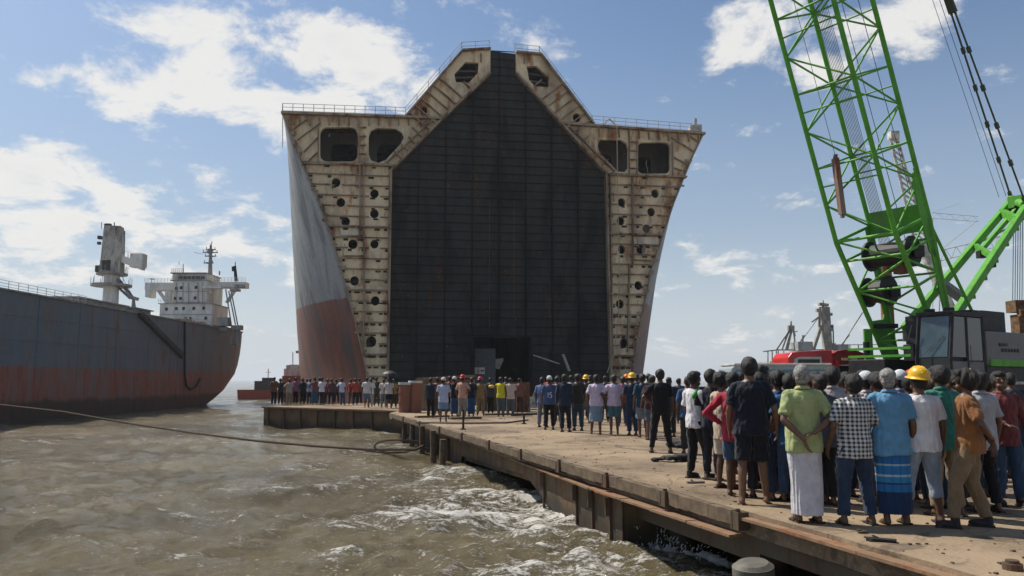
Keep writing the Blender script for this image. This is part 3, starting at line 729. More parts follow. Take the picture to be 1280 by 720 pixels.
# gangway ladder down the side and rope loop
a = Vector((-30.85, atY(175, 393, 1).y, 0)); 
def onside(px, py, X=-30.88):
    d = rayd(px, py); t = X / d.x; return Vector((X, d.y * t, EYE + d.z * t))
k = MB(); p0 = onside(174, 393); p1 = onside(228, 446)
k.beam(p0, p1, .35, .28); k.beam(p0 + Vector((.1, 0, .35)), p1 + Vector((.1, 0, .35)), .05, .05)
for i in range(12): q = p0.lerp(p1, i / 11); k.tube(q, q + Vector((.1, 0, .35)), .03, 5)
k.build('gangway', steel('dark_gangway', (.05, .045, .04), amt=.3), ls)
k = MB(); pts = [onside(x, y) for x, y in ((231, 402), (231, 440), (231, 470), (233, 482), (238, 487), (245, 483), (250, 474))]; k.path(pts, .10, 6); k.build('anchor_chain', M_black, ls)
# deck crane
dc = MB(); cx, cy = -37.0, 73.0
q = lambda px, py: atY(px, py, cy)
zb, zp1, zp2, zt = 7.0, q(135, 357).z, q(135, 343).z, q(135, 287).z
dc.tube((cx, cy, zb), (cx, cy, zp1), .72, 20, .66); dc.tube((cx, cy, zp1), (cx, cy, zp2), .66, 20, .7); pil = dc
crane = pil.build('crane_pillar', M_white, ls, smooth_=False)
k = MB(); k.box((cx, cy, (zp2 + zt) / 2), (1.75, 1.6, zt - zp2), rz=.2, taper=.86); k.box((cx, cy, zt + .12), (1.3, 1.2, .3), rz=.2)
sub(k, 'crane_house', steel('stained_crane_paint', (.50, .475, .42), amt=.46, sc=2.2, streak=.25, damt=.6), crane, ls)
k = MB(); k.tube((cx, cy, zp1 - .1), (cx, cy, zp1 + .1), 1.75, 20); k.tube((cx, cy, zp2 - .08), (cx, cy, zp2 + .08), 1.35, 20)
for i in range(12):
    a_ = i * math.pi / 6
    for zz_, r_ in ((zp1, 1.7), (zp2, 1.3)): k.tube((cx + r_ * math.cos(a_), cy + r_ * math.sin(a_), zz_), (cx + r_ * math.cos(a_), cy + r_ * math.sin(a_), zz_ + .75), .025, 5)
sub(k, 'platform', M_grim, crane, ls)
k = MB(); a = q(148, 322); b = q(180, 334); k.beam(a, b, .8, .62); a2 = q(144, 318); k.box(q(173, 326), (1.15, 1.0, 1.25)); k.box(q(147, 321), (.9, .8, .6)); k.tube(q(148, 313), q(148, 322), .04, 5); k.tube(q(160, 316), q(160, 322), .04, 5)
k.beam(q(144, 314), q(178, 316), .03, .03); sub(k, 'counter_jib', M_white, crane, ls)
k = MB()
for dx in (-.25, .25): k.beam(q(147, 348) + Vector((0, dx, 0)), q(166, 373) + Vector((0, dx, 0)), .12, .16); k.beam(q(144, 356) + Vector((0, dx, 0)), q(164, 374) + Vector((0, dx, 0)), .1, .1)
for i in range(6): k.beam(q(147 + 3 * i, 349 + 4 * i), q(147 + 3.3 * i, 355 + 3 * i), .08, .08)
k.beam(q(162, 371), q(172, 374), .5, .3); k.tube(q(167, 374), q(167, 392), .12, 8, .28); k.tube(q(152, 345), q(167, 372), .02, 4); sub(k, 'folded_boom', M_grim, crane, ls)
k = MB(); k.tube(q(135, 287), q(135, 280), .33, 10); k.box(q(146, 292), (.5, .5, .55)); k.box(q(125, 297), (.3, .4, .3)); k.box(q(124, 304), (.25, .3, .25)); k.tube(q(127, 286), q(127, 278), .03, 5); k.tube(q(143, 286), q(143, 278), .05, 5); k.box(q(137, 333), (.9, 1.8, .9)); k.box(q(127, 337), (.5, 1.4, .6))
sub(k, 'crane_machinery', plain('dark_machinery', (.06, .055, .05), .7, var=.5), crane, ls)
# superstructure
Ys = 86.0
def S(px, py, dy=0): return atY(165 + px / 4.8, 290 + py / 4.8, Ys) + Vector((0, dy, 0))
def sbox(mb, x0, y0, x1, y1, d0=0, d1=5):
    a = S(x0, y1); b = S(x1, y0); mb.box(((a.x + b.x) / 2, Ys + (d0 + d1) / 2, (a.z + b.z) / 2), (b.x - a.x, d1 - d0, b.z - a.z))
k = MB(); sbox(k, 160, 430, 482, 600, 0, 4.8); sbox(k, 235, 288, 448, 432, .3, 4.9); sbox(k, 228, 245, 436, 290, .6, 4.6)
tower = k.build('bridge_tower', M_white, ls)
k = MB(); sbox(k, 45, 295, 236, 340, 1.2, 3); sbox(k, 45, 340, 75, 382, 1.3, 2.9); sbox(k, 160, 340, 197, 432, 1.4, 2.6); k.beam(S(112, 342, 2), S(165, 415, 2), .3, .3)
sub(k, 'bridge_wing', M_white, tower, ls); k = MB(); sbox(k, 436, 288, 650, 322, 1.6, 3); sbox(k, 430, 325, 545, 340, -.4, .28); k.beam(S(590, 322, 2), S(528, 415, 2), .3, .3);  k.beam(S(452, 335, 0), S(470, 365, .2), .2, .3)
sub(k, 'bridge_wing', M_white, tower, ls)
k = MB(); sbox(k, 222, 240, 440, 246, .3, 4.8); sbox(k, 226, 287, 452, 291, .1, 5.0); sbox(k, 160, 428, 486, 432, -.15, 4.9); sub(k, 'deck_edge', M_grim, tower, ls)
for i in range(6): k = MB(); sbox(k, 266 + i * 27, 262, 288 + i * 27, 278, .52, .6); sub(k, 'bridge_window', M_win, tower, ls)
for (x, y) in ((260, 337), (289, 333), (378, 331), (253, 397), (285, 397), (373, 394), (207, 463), (266, 460), (310, 459), (371, 458), (430, 457), (323, 519), (350, 519), (443, 517)):
    k = MB(); sbox(k, x - 8, y - 9, x + 8, y + 9, (-.06 if y > 430 else .24), (.0 if y > 430 else .3)); sub(k, 'porthole', M_win, tower, ls)
k = MB(); q9 = S(482, 545, 3.4); k.box(q9 + Vector((.03, 0, 0)), (.06, .9, .8)); sub(k, 'dark_opening', M_black, tower, ls)
k = MB(); k.tube(S(427, 240, 2), S(432, 60, 2), .27, 8, .12); k.tube(S(432, 60, 2), S(440, 38, 2), .05, 5)
for y, x0, x1 in ((105, 382, 475), (170, 388, 448), (88, 400, 462), (128, 395, 465)): k.beam(S(x0, y, 2), S(x1, y, 2), .15, .1); k.box(S((x0 + x1) / 2, y, 2), (.5, .5, .14)); k.tube(S(x0 + 5, y, 2), S(x0 + 5, y - 18, 2), .04, 5); k.tube(S(x1 - 5, y, 2), S(x1 - 5, y - 14, 2), .04, 5)
k.ell(S(425, 100, 2), (.35, .35, .28)); k.beam(S(330, 105, 2), S(382, 115, 2), .04, .04); k.tube(S(262, 245, 2), S(262, 175, 2), .05, 5); k.tube(S(238, 180, 2), S(236, 160, 2), .03, 5); k.tube(S(485, 245, 2), S(485, 220, 2), .08, 6); k.tube(S(68, 292, 2), S(68, 270, 2), .04, 5); k.beam(S(56, 266, 2), S(84, 270, 2), .1, .1)
railing(k, S(228, 244, .4), S(300, 244, .4), h=.5, n=6, r=.02)
sub(k, 'radar_mast', M_grim, tower, ls)
k = MB(); k.tube(S(568, 275, 3), S(560, 180, 3), .2, 10, .14); k.tube(S(556, 212, 3), S(554, 185, 3), .26, 8); k.tube(S(563, 180, 3), S(563, 155, 3), .05, 5); k.build('exhaust_pipe', M_black, ls)
k = MB()
for x0, y0, x1, y1 in ((582, 350, 620, 590), (612, 350, 655, 570), (600, 360, 640, 560)): k.tube(S(x0, y0, -1), S(x1, y1, -1), .07, 6)
k.box(S(628, 320, 1), (.9, .8, .35)); k.box(S(620, 350, 0), (1.0, .6, .25)); k.box(S(652, 578, -1), (1.0, .8, .5)); k.tube(S(650, 590, -1), S(650, 640, -1), .28, 8); k.box(S(655, 660, -2), (.8, .7, .8)); k.box(S(580, 545, -1.5), (1.2, 1, .9)); k.box(S(560, 590, -1.5), (1.6, .8, .4))
k.build('stern_davit', M_grim, ls)

k = MB()
for (a, b, n_) in ((S(160, 428, -.1), S(235, 428, -.1), 5), (S(450, 428, -.1), S(482, 428, -.1), 2), (S(45, 294, 1.2), S(225, 294, 1.2), 9), (S(440, 287, 1.6), S(650, 287, 1.6), 10), (S(235, 287, .2), S(440, 287, .2), 9)): railing(k, a, b, h=.45, n=n_, r=.018)
k.build('deck_rail', M_rail, ls)['kind'] = 'stuff'
k = MB(); rr = random.Random(6)
for x in (262, 300, 335, 392, 420): k.tube(S(x, 432, .2), S(x + rr.uniform(-3, 3), 300, .2), .035, 5)
for y in (355, 420, 495): k.beam(S(240 if y < 430 else 165, y, .26 if y < 430 else -.04), S(444 if y < 430 else 478, y, .26 if y < 430 else -.04), .04, .05)
for i in range(10): x = rr.uniform(170, 470); k.box(S(x, rr.uniform(560, 592), -.6), (rr.uniform(.3, .8), .5, rr.uniform(.2, .5)))
for x in (215, 300, 455): k.tube(S(x, 590, -.8), S(x, 560, -.8), .16, 8); k.ell(S(x, 558, -.8), (.25, .25, .2), 10, 6)
k.build('deck_pipework', M_grim, ls)['kind'] = 'stuff'

# ================================================================== FAR CRAFT
def far_ship(name, label, px0, px1, pytop, pyw, Y, mat, extras):
    a = atY(px0, pytop, Y); b = atY(px1, pytop, Y); L = b.x - a.x
    r = thing(name, ((a.x + b.x) / 2, Y, WZ), label, 'ship')
    k = MB(); k.poly([(0, a.z), (L, a.z), (L * .96, WZ - .5), (L * .03, WZ - .5)], [], lambda x, z, t: Vector((a.x + x, Y + t, z)), -1.5, 2.5); k.build('hull', mat, r)
    extras(r, a, b, Y); return r
def ex1(r, a, b, Y):
    k = MB(); k.box(((a.x * .35 + b.x * .65), Y, a.z + .6), (2.6, 2, 1.2)); k.box(((a.x * .3 + b.x * .7), Y, a.z + 1.4), (1.2, 1.6, .5)); k.build('deckhouse', plain('far_dark', (.07, .08, .09), .8), r)
    k = MB(); k.tube((a.x * .3 + b.x * .7, Y, a.z + 1.5), (a.x * .3 + b.x * .7, Y, a.z + 2.9), .06, 6); k.beam((a.x * .3 + b.x * .7 - .4, Y, a.z + 2.4), (a.x * .3 + b.x * .7 + .4, Y, a.z + 2.4), .05, .05); k.build('mast', M_grim, r)
far_ship('tug_boat', 'small tug with a red hull far off between the cargo ship and the barge', 301, 349, 487, 497, 112, plain('far_red', (.26, .07, .05), .8), ex1)
def ex2(r, a, b, Y):
    k = MB(); c = atY(366, 459, Y); k.box(c, (1.3, 1.2, .5)); k.box(atY(368, 466, Y), (2.2, 1.4, 1.0)); k.build('deckhouse', M_white, r)
    k = MB(); k.tube(atY(366, 470, Y), atY(366, 440, Y), .05, 6); k.beam(atY(362, 456, Y), atY(373, 456, Y), .06, .06); k.tube(atY(374, 470, Y), atY(374, 425, Y), .04, 6); k.beam(atY(370, 440, Y), atY(376, 440, Y), .2, .3); k.build('mast', M_grim, r)
far_ship('work_boat', 'small orange work boat with a white deckhouse beside the left side of the cut hull', 357, 382, 470, 492, 98, plain('far_orange', (.34, .10, .05), .8), ex2)
def ex3(r, a, b, Y):
    for i in range(3): k = MB(); k.box((a.x + (b.x - a.x) * (.2 + .3 * i), Y, a.z + .15), (.9, 1, .5)); k.build('deck_box', M_black, r)
far_ship('low_barge', 'low dark barge lying on the sea right of the cut hull', 838, 884, 489, 498, 70, M_girder, ex3)
# hazy ship on the right horizon with two cranes
YR = 165.0
T5 = lambda x, y: atY(940 + x / 6.547, 370 + y / 6.547, YR)
a = T5(90, 452)
rs = thing('distant_ship', T5(540, 560), 'distant pale ship with two deck cranes behind the red truck', 'ship')
k = MB(); p = [T5(150, 540), T5(90, 452), T5(130, 442), T5(1100, 400), T5(1100, 760), T5(200, 760)]
k.poly([(q_.x, q_.z) for q_ in p], [], lambda x, z, t: Vector((x, YR + t, z)), 4, 14)
M_far = plain('far_ship_paint', (.36, .37, .36), .8, var=.3, sc=.5)
M_far2 = plain('far_ship_crane', (.33, .30, .25), .8, var=.4, sc=.8)
k = MB(); k.poly([(T5(205, 545).x, WZ), (T5(200, 545).x, T5(0, 530).z), (T5(1080, 545).x, T5(0, 530).z), (T5(1080, 545).x, WZ)], [], lambda x, z, t: Vector((x, YR + t, z)), 4, 14); k.build('hull', M_far, rs)
k = MB(); k.beam(T5(90, 455), T5(220, 440), .3, .25); k.beam(T5(200, 442), T5(640, 440), .3, .25); k.beam(T5(640, 400), T5(1060, 398), .1, .16)
for x in (130, 165, 200, 215, 260): k.beam(T5(x, 450), T5(x, 560), .2, .2)
for x in (670, 740, 800, 870, 968): k.beam(T5(x, 400), T5(x, 470), .22, .22)
k.box(T5(395, 415), (3.0, 6, 1.8)); k.box(T5(720, 430), (2.0, 4, 1.6)); k.build('deck_frame', M_far, rs)
k = MB(); k.beam(T5(555, 90), T5(550, 250), .4, .4); k.poly([(T5(555, 0).x, T5(0, 90).z), (T5(620, 0).x, T5(0, 90).z), (T5(628, 0).x, T5(0, 445).z), (T5(570, 0).x, T5(0, 445).z)], [], lambda x, z, t: Vector((x, YR + t, z)), -.8, .8)
k.beam(T5(545, 65), T5(620, 75), 1.2, .5); k.tube(T5(582, 90), T5(582, 35), .3, 8, .12); k.box(T5(538, 118), (.7,.8,.7)); k.box(T5(640, 150), (.7,.8,.6)); k.beam(T5(550, 250), T5(655, 250), 1, .5); k.box(T5(645, 262), (.8,1,1.3)); k.beam(T5(560, 260), T5(500, 440), .8, .6); k.beam(T5(545, 172), T5(490, 212), .4, .3); k.beam(T5(545, 175), T5(415, 355), .12, .12); k.tube(T5(665, 285), T5(668, 440), .15, 6)
k.box(T5(668, 415), (.6, 1, 1.4)); k.build('deck_crane', M_far2, rs)
k = MB()
for x0, x1 in ((310, 245), (325, 275), (330, 290), (340, 355), (318, 200)): k.beam(T5(x0, 265), T5(x1, 440), .28, .28)
k.tube(T5(318, 280), T5(320, 205), .3, 8, .15); k.box(T5(318, 262), (1.2,1,1)); k.beam(T5(295, 300), T5(372, 290), .2, .2); k.beam(T5(345, 300), T5(352, 330), .3, .3); k.beam(T5(375, 400), T5(430, 320), .2, .2); k.tube(T5(415, 420), T5(415, 320), .3, 8, .15); k.beam(T5(400, 385), T5(455, 383), .5, .5)
k.build('derrick_post', M_far2, rs)
k = MB()
for (x0, y0, x1, y1) in ((910, 130, 735, 400), (900, 140, 830, 250), (820, 265, 745, 395), (800, 320, 700, 430)): k.beam(T5(x0, y0), T5(x1, y1), .14, .14)
k.build('mooring_mast', M_far2, rs)

# ================================================================== MOORING ROPE
pts = [Vector((-32, 47, .55))]
for (x, y, Y) in ((0, 506, 40), (80, 515, 37.5), (160, 529, 35.2), (240, 541, 33.0), (320, 551, 31), (400, 558, 29.2), (470, 562, 27.8), (520, 561.5, 27.0), (530, 557, 26.8)): pts.append(atY(x, y, Y))
k = MB(); k.path(pts, .045, 8)
loop = [atY(470 + 26 * math.cos(t) + 24, 558 + 8 * math.sin(t), 27.6) for t in np.linspace(0, 5.6, 18)]
k.path(loop, .03, 6); k.path([atY(x, y, 27.4) for x, y in ((455, 563), (480, 566), (508, 565), (524, 560), (522, 552), (508, 550))], .03, 6)
solo(k, 'mooring_rope', plain('dark_rope', (.055, .035, .022), .9), 'long dark mooring rope sagging over the water to the pier corner', 'rope', loc=pts[-1])

# ================================================================== GREEN CRAWLER CRANE
M_green = steel('crane_green', (.10, .36, .035), rust=(.085, .09, .03), amt=.18, sc=3, streak=.3, dirt=(.04, .10, .02), damt=.35, rough=.72, spec=.3)
M_dark = plain('crane_dark', (.014, .014, .015), .6, var=.6)
M_grey = plain('crane_grey_panel', (.10, .10, .105), .45, var=.12, sc=2)
CB = Vector((14.6374, 29.22, 3.0)); CY = .9840; CT = .3618; CW = 2.27; CDp = 2.35
cf = Vector((-math.sin(CY), -math.cos(CY), 0)); cw = Vector((math.cos(CY), -math.sin(CY), 0)); cz = Vector((0, 0, 1))
cu = cf * math.sin(CT) + cz * math.cos(CT); cn_ = cf * math.cos(CT) - cz * math.sin(CT)
def cl_(f, w_, z): return Vector((CB.x, CB.y, 0)) + cf * f + cw * w_ + cz * z      # crane frame
def ch(s, t, L):
    if L >= 4.2: dd = CDp
    else: dd = .5 + (CDp - .5) * max(0, (L + 1.5)) / 5.7
    # butt section: foot sits under the rear third
    sh = 0 if L >= 4.2 else -.35 * (4.2 - L) / 5.7
    return CB + cu * L + cw * (s * CW / 2) + cn_ * (t * dd / 2 + sh)
crane = thing('crawler_crane', cl_(0, 0, 0), 'bright green lattice boom crawler crane with a dark cab behind the crowd', 'crane')
bm_ = MB()
LT = 42.0
for s in (-1, 1):
    for t in (-1, 1):
        bm_.tube(ch(s, t, 4.2), ch(s, t, LT), .085, 10); bm_.tube(ch(s, t, -1.5), ch(s, t, 4.2), .09, 10)
boom = bm_.build('boom_chord', M_green, crane, smooth_=False)
k = MB(); P = 1.38; L = 4.2; i = 0
faces = (((-1, 1), (1, 1)), ((-1, -1), (1, -1)), ((-1, 1), (-1, -1)), ((1, 1), (1, -1)))
while L < LT - 1:
    for fi, (a, b) in enumerate(faces):
        if i % 2 == 0: k.tube(ch(*a, L), ch(*b, L), .038, 6)
        p, q_ = (a, b) if (i + fi) % 2 else (b, a)
        k.tube(ch(*p, L), ch(*q_, L + P), .036, 6)
        if i % 2 == 0 and fi in (2, 3): k.tube(ch(*a, L), ch(*b, L), .034, 6)
        if fi < 2: k.tube(ch(*a, L + P * .5 if i % 2 else L), ch(*b, L + P * .5 if i % 2 else L), .03, 6)
    L += P; i += 1
sub(k, 'boom_lacing', M_green, boom, crane)
k = MB(); L = -1.0; i = 0
while L < 4:
    for fi, (a, b) in enumerate(faces):
        p, q_ = (a, b) if (i + fi) % 2 else (b, a)
        k.tube(ch(*p, L), ch(*q_, min(4.2, L + 1.05)), .04, 6)
        if i % 2: k.tube(ch(*a, L), ch(*b, L), .045, 6)
    L += 1.05; i += 1
for a, b in faces: k.tube(ch(*a, 4.2), ch(*b, 4.2), .06, 6); k.tube(ch(*a, 3.4), ch(*b, 3.4), .05, 6)
sub(k, 'butt_lacing', M_green, boom, crane)
k = MB()
def quadplate(mb, a, b, c, d, n, th=.05):
    n = n.normalized() * th / 2; mb.add([p - n for p in (a, b, c, d)] + [p + n for p in (a, b, c, d)], [(0, 1, 2, 3), (7, 6, 5, 4), (0, 4, 5, 1), (1, 5, 6, 2), (2, 6, 7, 3), (3, 7, 4, 0)])
quadplate(k, ch(-1, -1, 3.7), ch(1, -1, 3.7), ch(1, -1, 4.7), ch(-1, -1, 4.7), cn_)
quadplate(k, ch(1, -1, 2.6), ch(1, -.55, 3.0), ch(1, -.55, 5.6), ch(1, -1, 6.2), cw)
quadplate(k, ch(-1, 1, -1.5), ch(-1, -1, -1.5), ch(-1, -1, .6), ch(-1, 1, .9), cw); quadplate(k, ch(1, 1, -1.5), ch(1, -1, -1.5), ch(1, -1, .3), ch(1, 1, .6), cw)
quadplate(k, ch(-1, -1, -.2), ch(-1, -1, 4.2), ch(-1, -.7, 4.2), ch(-1, -.4, -.2), cw); quadplate(k, ch(1, -1, -.2), ch(1, -1, 4.2), ch(1, -.7, 4.2), ch(1, -.4, -.2), cw)
k.tube(ch(-1, 0, -1.4) - cw * .25, ch(1, 0, -1.4) + cw * .25, .17, 12)
sub(k, 'boom_foot_plate', M_green, boom, crane)
# winches inside the butt
for (L, off, ln, rr_) in ((3.25, .1, 1.5, .42), (1.9, -.75, .75, .42)):
    k = MB(); c = CB + cu * L + cw * off
    k.tube(c - cw * ln / 2, c + cw * ln / 2, rr_, 20); k.tube(c - cw * (ln / 2 + .08), c - cw * (ln / 2), rr_ + .14, 20); k.tube(c + cw * ln / 2, c + cw * (ln / 2 + .08), rr_ + .14, 20)
    k.box(c + cw * (ln / 2 + .2) - cu * .05, (.35, .35, .4)); k.box(c - cn_ * .5, (.5, .3, .35), rz=.4); k.build('winch_drum', M_dark, crane)
k = MB(); c = CB + cu * 2.7 + cw * .35; k.box(c, (.4, .4, .45), rz=.5); k.tube(c, c - cw * .5, .12, 8); k.build('winch_motor', plain('rust_brown', (.16, .05, .03), .7), crane)
k = MB(); c = CB + cu * .55 - cw * .9; k.box(c, (.9, .35, .16)); k.box(CB - cu * .2 + cw * .2, (.6, .5, .5)); k.build('junction_box', M_dark, crane)
# hoist rope bundle inside the boom
k = MB(); c0 = CB + cu * 3.3 + cw * .1
for j in range(9):
    o = cw * (-.45 + .085 * j) ; k.tube(c0 + o * .6 + cn_ * .1, CB + cu * LT + o + cn_ * .2, .011, 4, cap=False)
k.tube(CB + cu * 3.4 + cw * .75, CB + cu * LT + cw * .55, .014, 4); k.tube(CB + cu * 5 + cw * .9 - cn_ * .8, CB + cu * LT + cw * .8 - cn_ * .5, .014, 4)
k.build('hoist_rope', plain('steel_rope', (.10, .105, .12), .5, bmp=0), crane)['kind'] = 'stuff'
k = MB(); k.tube(ch(1, -1, 3.9), atY(1216, 391, 28.6), .055, 8); k.build('boom_stop', M_green, crane)
# mast (gantry)
mf0, mf1 = atY(1130, 411, 30.6), atY(1264, 252, 35.2); mn0, mn1 = atY(1189, 402, 28.6), atY(1282, 259, 33.6)
k = MB(); k.beam(mf0, mf1, .22, .30); k.beam(mn0, mn1, .24, .32); mast = k.build('mast_leg', M_green, crane, bevel=.03)
k = MB()
k.beam(mf0.lerp(mf1, .32), mn0.lerp(mn1, .16), .22, .36)
sub(k, 'mast_crossbeam', M_dark, mast, crane)
k = MB(); k.beam(mf0.lerp(mf1, .62), mn0.lerp(mn1, .52), .18, .2); k.beam(mf0.lerp(mf1, .9), mn0.lerp(mn1, .87), .25, .3); k.beam(mf0.lerp(mf1, .56) + cw * .5, mf0.lerp(mf1, .9) + cw * .55, .14, .18); k.tube(mf1 + Vector((0, 0, .1)), mn1 + Vector((0, 0, .1)), .2, 12); k.beam(mf0.lerp(mf1, .62), mf0.lerp(mf1, .75) + cw * 1, .07, .07)
for f_ in (.25, .4, .55, .7, .85): q_ = mn0.lerp(mn1, f_); k.box(q_ - cz * .3, (.14, .14, .14))
k.box((mf1 + mn1) / 2 + cz * .1, (.5, .6, .5), rz=.5)
sub(k, 'mast_head', M_green, mast, crane)
k = MB()
for j in range(5): c = mf1.lerp(mn1, .15 + j * .17) + Vector((.05, 0, -.25)); k.tube(c - Vector((.02, .03, 0)), c + Vector((.03, .05, 0)), .36, 16)
for (x, y) in ((1238, 330), (1227, 318)): k.box(atY(x, y, 32.5), (.3, .3, .3))
sub(k, 'sheave', M_dark, mast, crane)
# pendants to the boom head
tip = CB + cu * 60
k = MB()
for m1, px in ((mf1, 1262), (mn1, 1276)):
    a = m1 + Vector((0, 0, .2)); J = a.lerp(tip, .148) + (mn1 - mf1) * (.10 if m1 is mn1 else .62) - (mn1 - mf1) * .34
    segs = 5
    for j in range(segs):
        p, q_ = a.lerp(J, j / segs), a.lerp(J, (j + 1) / segs)
        k.tube(p, q_, .042, 6); k.beam(p, p.lerp(q_, .16), .13, .13); 
    JJ = a.lerp(tip, .30); JJ2 = (mf1.lerp(tip, .215) + mn1.lerp(tip, .215)) / 2
    k.beam(J.lerp(JJ2, .02), J.lerp(JJ2, .22), .16, .16); k.tube(J, JJ2, .06, 6); k.beam(J.lerp(JJ2, .8), JJ2, .2, .2)
JJ2 = (mf1.lerp(tip, .215) + mn1.lerp(tip, .215)) / 2
k.box(JJ2, (.35, .4, .6), rz=.4); 
for o in (-.12, .12): k.tube(JJ2 + Vector((o, 0, 0)), tip.lerp(JJ2, .4) + Vector((o, 0, 0)), .035, 6)
k.build('pendant_line', plain('pendant_dark', (.035, .05, .03), .5), crane)
k = MB(); k.tube(mf1 + cz * .3 - cw * .2, tip.lerp(mf1, .5), .014, 4); k.tube(mf1 + cz * .3 - cw * .5, tip.lerp(mf1, .5) - cw * .2, .012, 4); k.build('auxiliary_line', plain('steel_rope', (.1, .1, .12)), crane)
# reeving and lower block behind
k = MB(); bb = atY(1275, 392, 34.0)
for j in range(7): o = Vector((-.28 + j * .1, 0, 0)); k.tube(bb + o + Vector((0, 0, .5)), (mf1 + mn1) / 2 + o + Vector((.05, 0, -.4)), .016, 4)
k.build('reeving_rope', plain('steel_rope', (.1, .1, .12)), crane)
k = MB(); k.box(bb + Vector((.1, 0, .3)), (.95, .7, .5)); k.box(bb + Vector((.1, 0, -.5)), (.7, .6, .9)); k.tube(bb + Vector((-.3, -.4, .0)), bb + Vector((.5, -.4, 0)), .16, 12); k.box(bb + Vector((.1, 0, -1.2)), (.95, .7, .5))
k.build('lower_block', plain('rusty_yellow_block', (.13, .075, .035), .85, var=.6), crane)
# cab
ca = atY(1147, 470, 26.8); CZ0, CZ1 = 1.45, 3.66
def cb(a, b, z): return Vector((ca.x, ca.y, 0)) + cw * a - cf * b + cz * z     # a across the front, b back along the side
k = MB(); W_, D_ = 1.12, 2.15; rk = .28
prof = [(0, CZ0), (D_, CZ0), (D_, CZ1 - .05), (D_ - .1, CZ1), (rk + .1, CZ1), (rk, CZ1 - .08), (0, CZ0 + .75)]
k.box(cb(W_ / 2, D_ / 2, CZ0 + .2), (.01, .01, .01))
k = MB(); k.poly(prof, [], lambda x, z, t: cb(t, x, z), .07, W_ - .07); cabb = k.build('cab', plain('cab_interior', (.02, .022, .025), .6), crane)
k = MB()
def cbeam(a, b, wd=.09, dp=.09): k.beam(cb(*a), cb(*b), wd, dp)
for a in (0, W_):
    cbeam((a, 0, CZ0), (a, 0, CZ0 + .78)); cbeam((a, 0, CZ0 + .75), (a, rk, CZ1)); cbeam((a, D_, CZ0), (a, D_, CZ1)); cbeam((a, rk, CZ1), (a, D_, CZ1)); cbeam((a, 1.05, CZ0 + .4), (a, 1.1, CZ1))
cbeam((0, rk, CZ1), (W_, rk, CZ1)); cbeam((0, 0, CZ0 + .45), (W_, 0, CZ0 + .45)); cbeam((0, 0, CZ0), (W_, 0, CZ0)); cbeam((0, .0, CZ0 + .02), (W_, D_, CZ0 + .02), .05, .05)
k.box(cb(W_ / 2, D_ / 2 + .15, CZ1 + .06), (W_ + .1, D_ - .1, .09), rz=math.atan2(cw.y, cw.x)); k.box(cb(.25, .5, CZ1 + .16), (.3, .2, .14)); k.box(cb(.9, .5, CZ1 + .16), (.3, .2, .14))
sub(k, 'cab_frame', M_dark, cabb, crane, bevel=.01)
M_glass = plain('blue_cab_glass', (.045, .07, .075), .06, var=.3, sc=2, bmp=0, spec=.9)
M_glass2 = plain('dark_cab_glass', (.012, .014, .016), .06, var=.3, sc=2, bmp=0, spec=.8)
k = MB(); quadplate(k, cb(.09, -.02 + .02, CZ0 + .80), cb(W_ - .09, .0, CZ0 + .80), cb(W_ - .09, rk, CZ1 - .06), cb(.09, rk, CZ1 - .06), cf + cz * .15, .02); sub(k, 'windscreen', M_glass, cabb, crane)
k = MB(); quadplate(k, cb(W_ + .0, .12, CZ0 + .8), cb(W_, 1.0, CZ0 + .8), cb(W_, 1.03, CZ1 - .08), cb(W_, rk + .1, CZ1 - .08), cw, .02); quadplate(k, cb(W_, 1.16, CZ0 + .7), cb(W_, D_ - .07, CZ0 + .7), cb(W_, D_ - .07, CZ1 - .08), cb(W_, 1.16, CZ1 - .08), cw, .02); sub(k, 'side_window', M_glass2, cabb, crane)
k = MB(); quadplate(k, cb(.06, -.01, CZ0 + .03), cb(W_ - .05, -.01, CZ0 + .03), cb(W_ - .05, -.01, CZ0 + .42), cb(.06, -.01, CZ0 + .42), cf, .03); quadplate(k, cb(W_ + .01, .08, CZ0 + .03), cb(W_ + .01, D_ - .06, CZ0 + .03), cb(W_ + .01, D_ - .06, CZ0 + .66), cb(W_ + .01, .08, CZ0 + .66), cw, .03); sub(k, 'lower_panel', M_grey, cabb, crane)
k = MB(); k.tube(cb(W_ + .06, 1.2, CZ0 + .6), cb(W_ + .06, 1.2, CZ0 + 1.2), .015, 6); k.tube(cb(.2, -.12, CZ0 + .8), cb(.9, .1, CZ0 + 1.5), .012, 5); k.beam(cb(-.25, -.1, CZ0 + 1.3), cb(-.1, 0, CZ0 + 1.9), .03, .03); k.box(cb(-.3, -.12, CZ0 + 1.5), (.12, .05, .3)); sub(k, 'grab_rail', M_grey, cabb, crane)
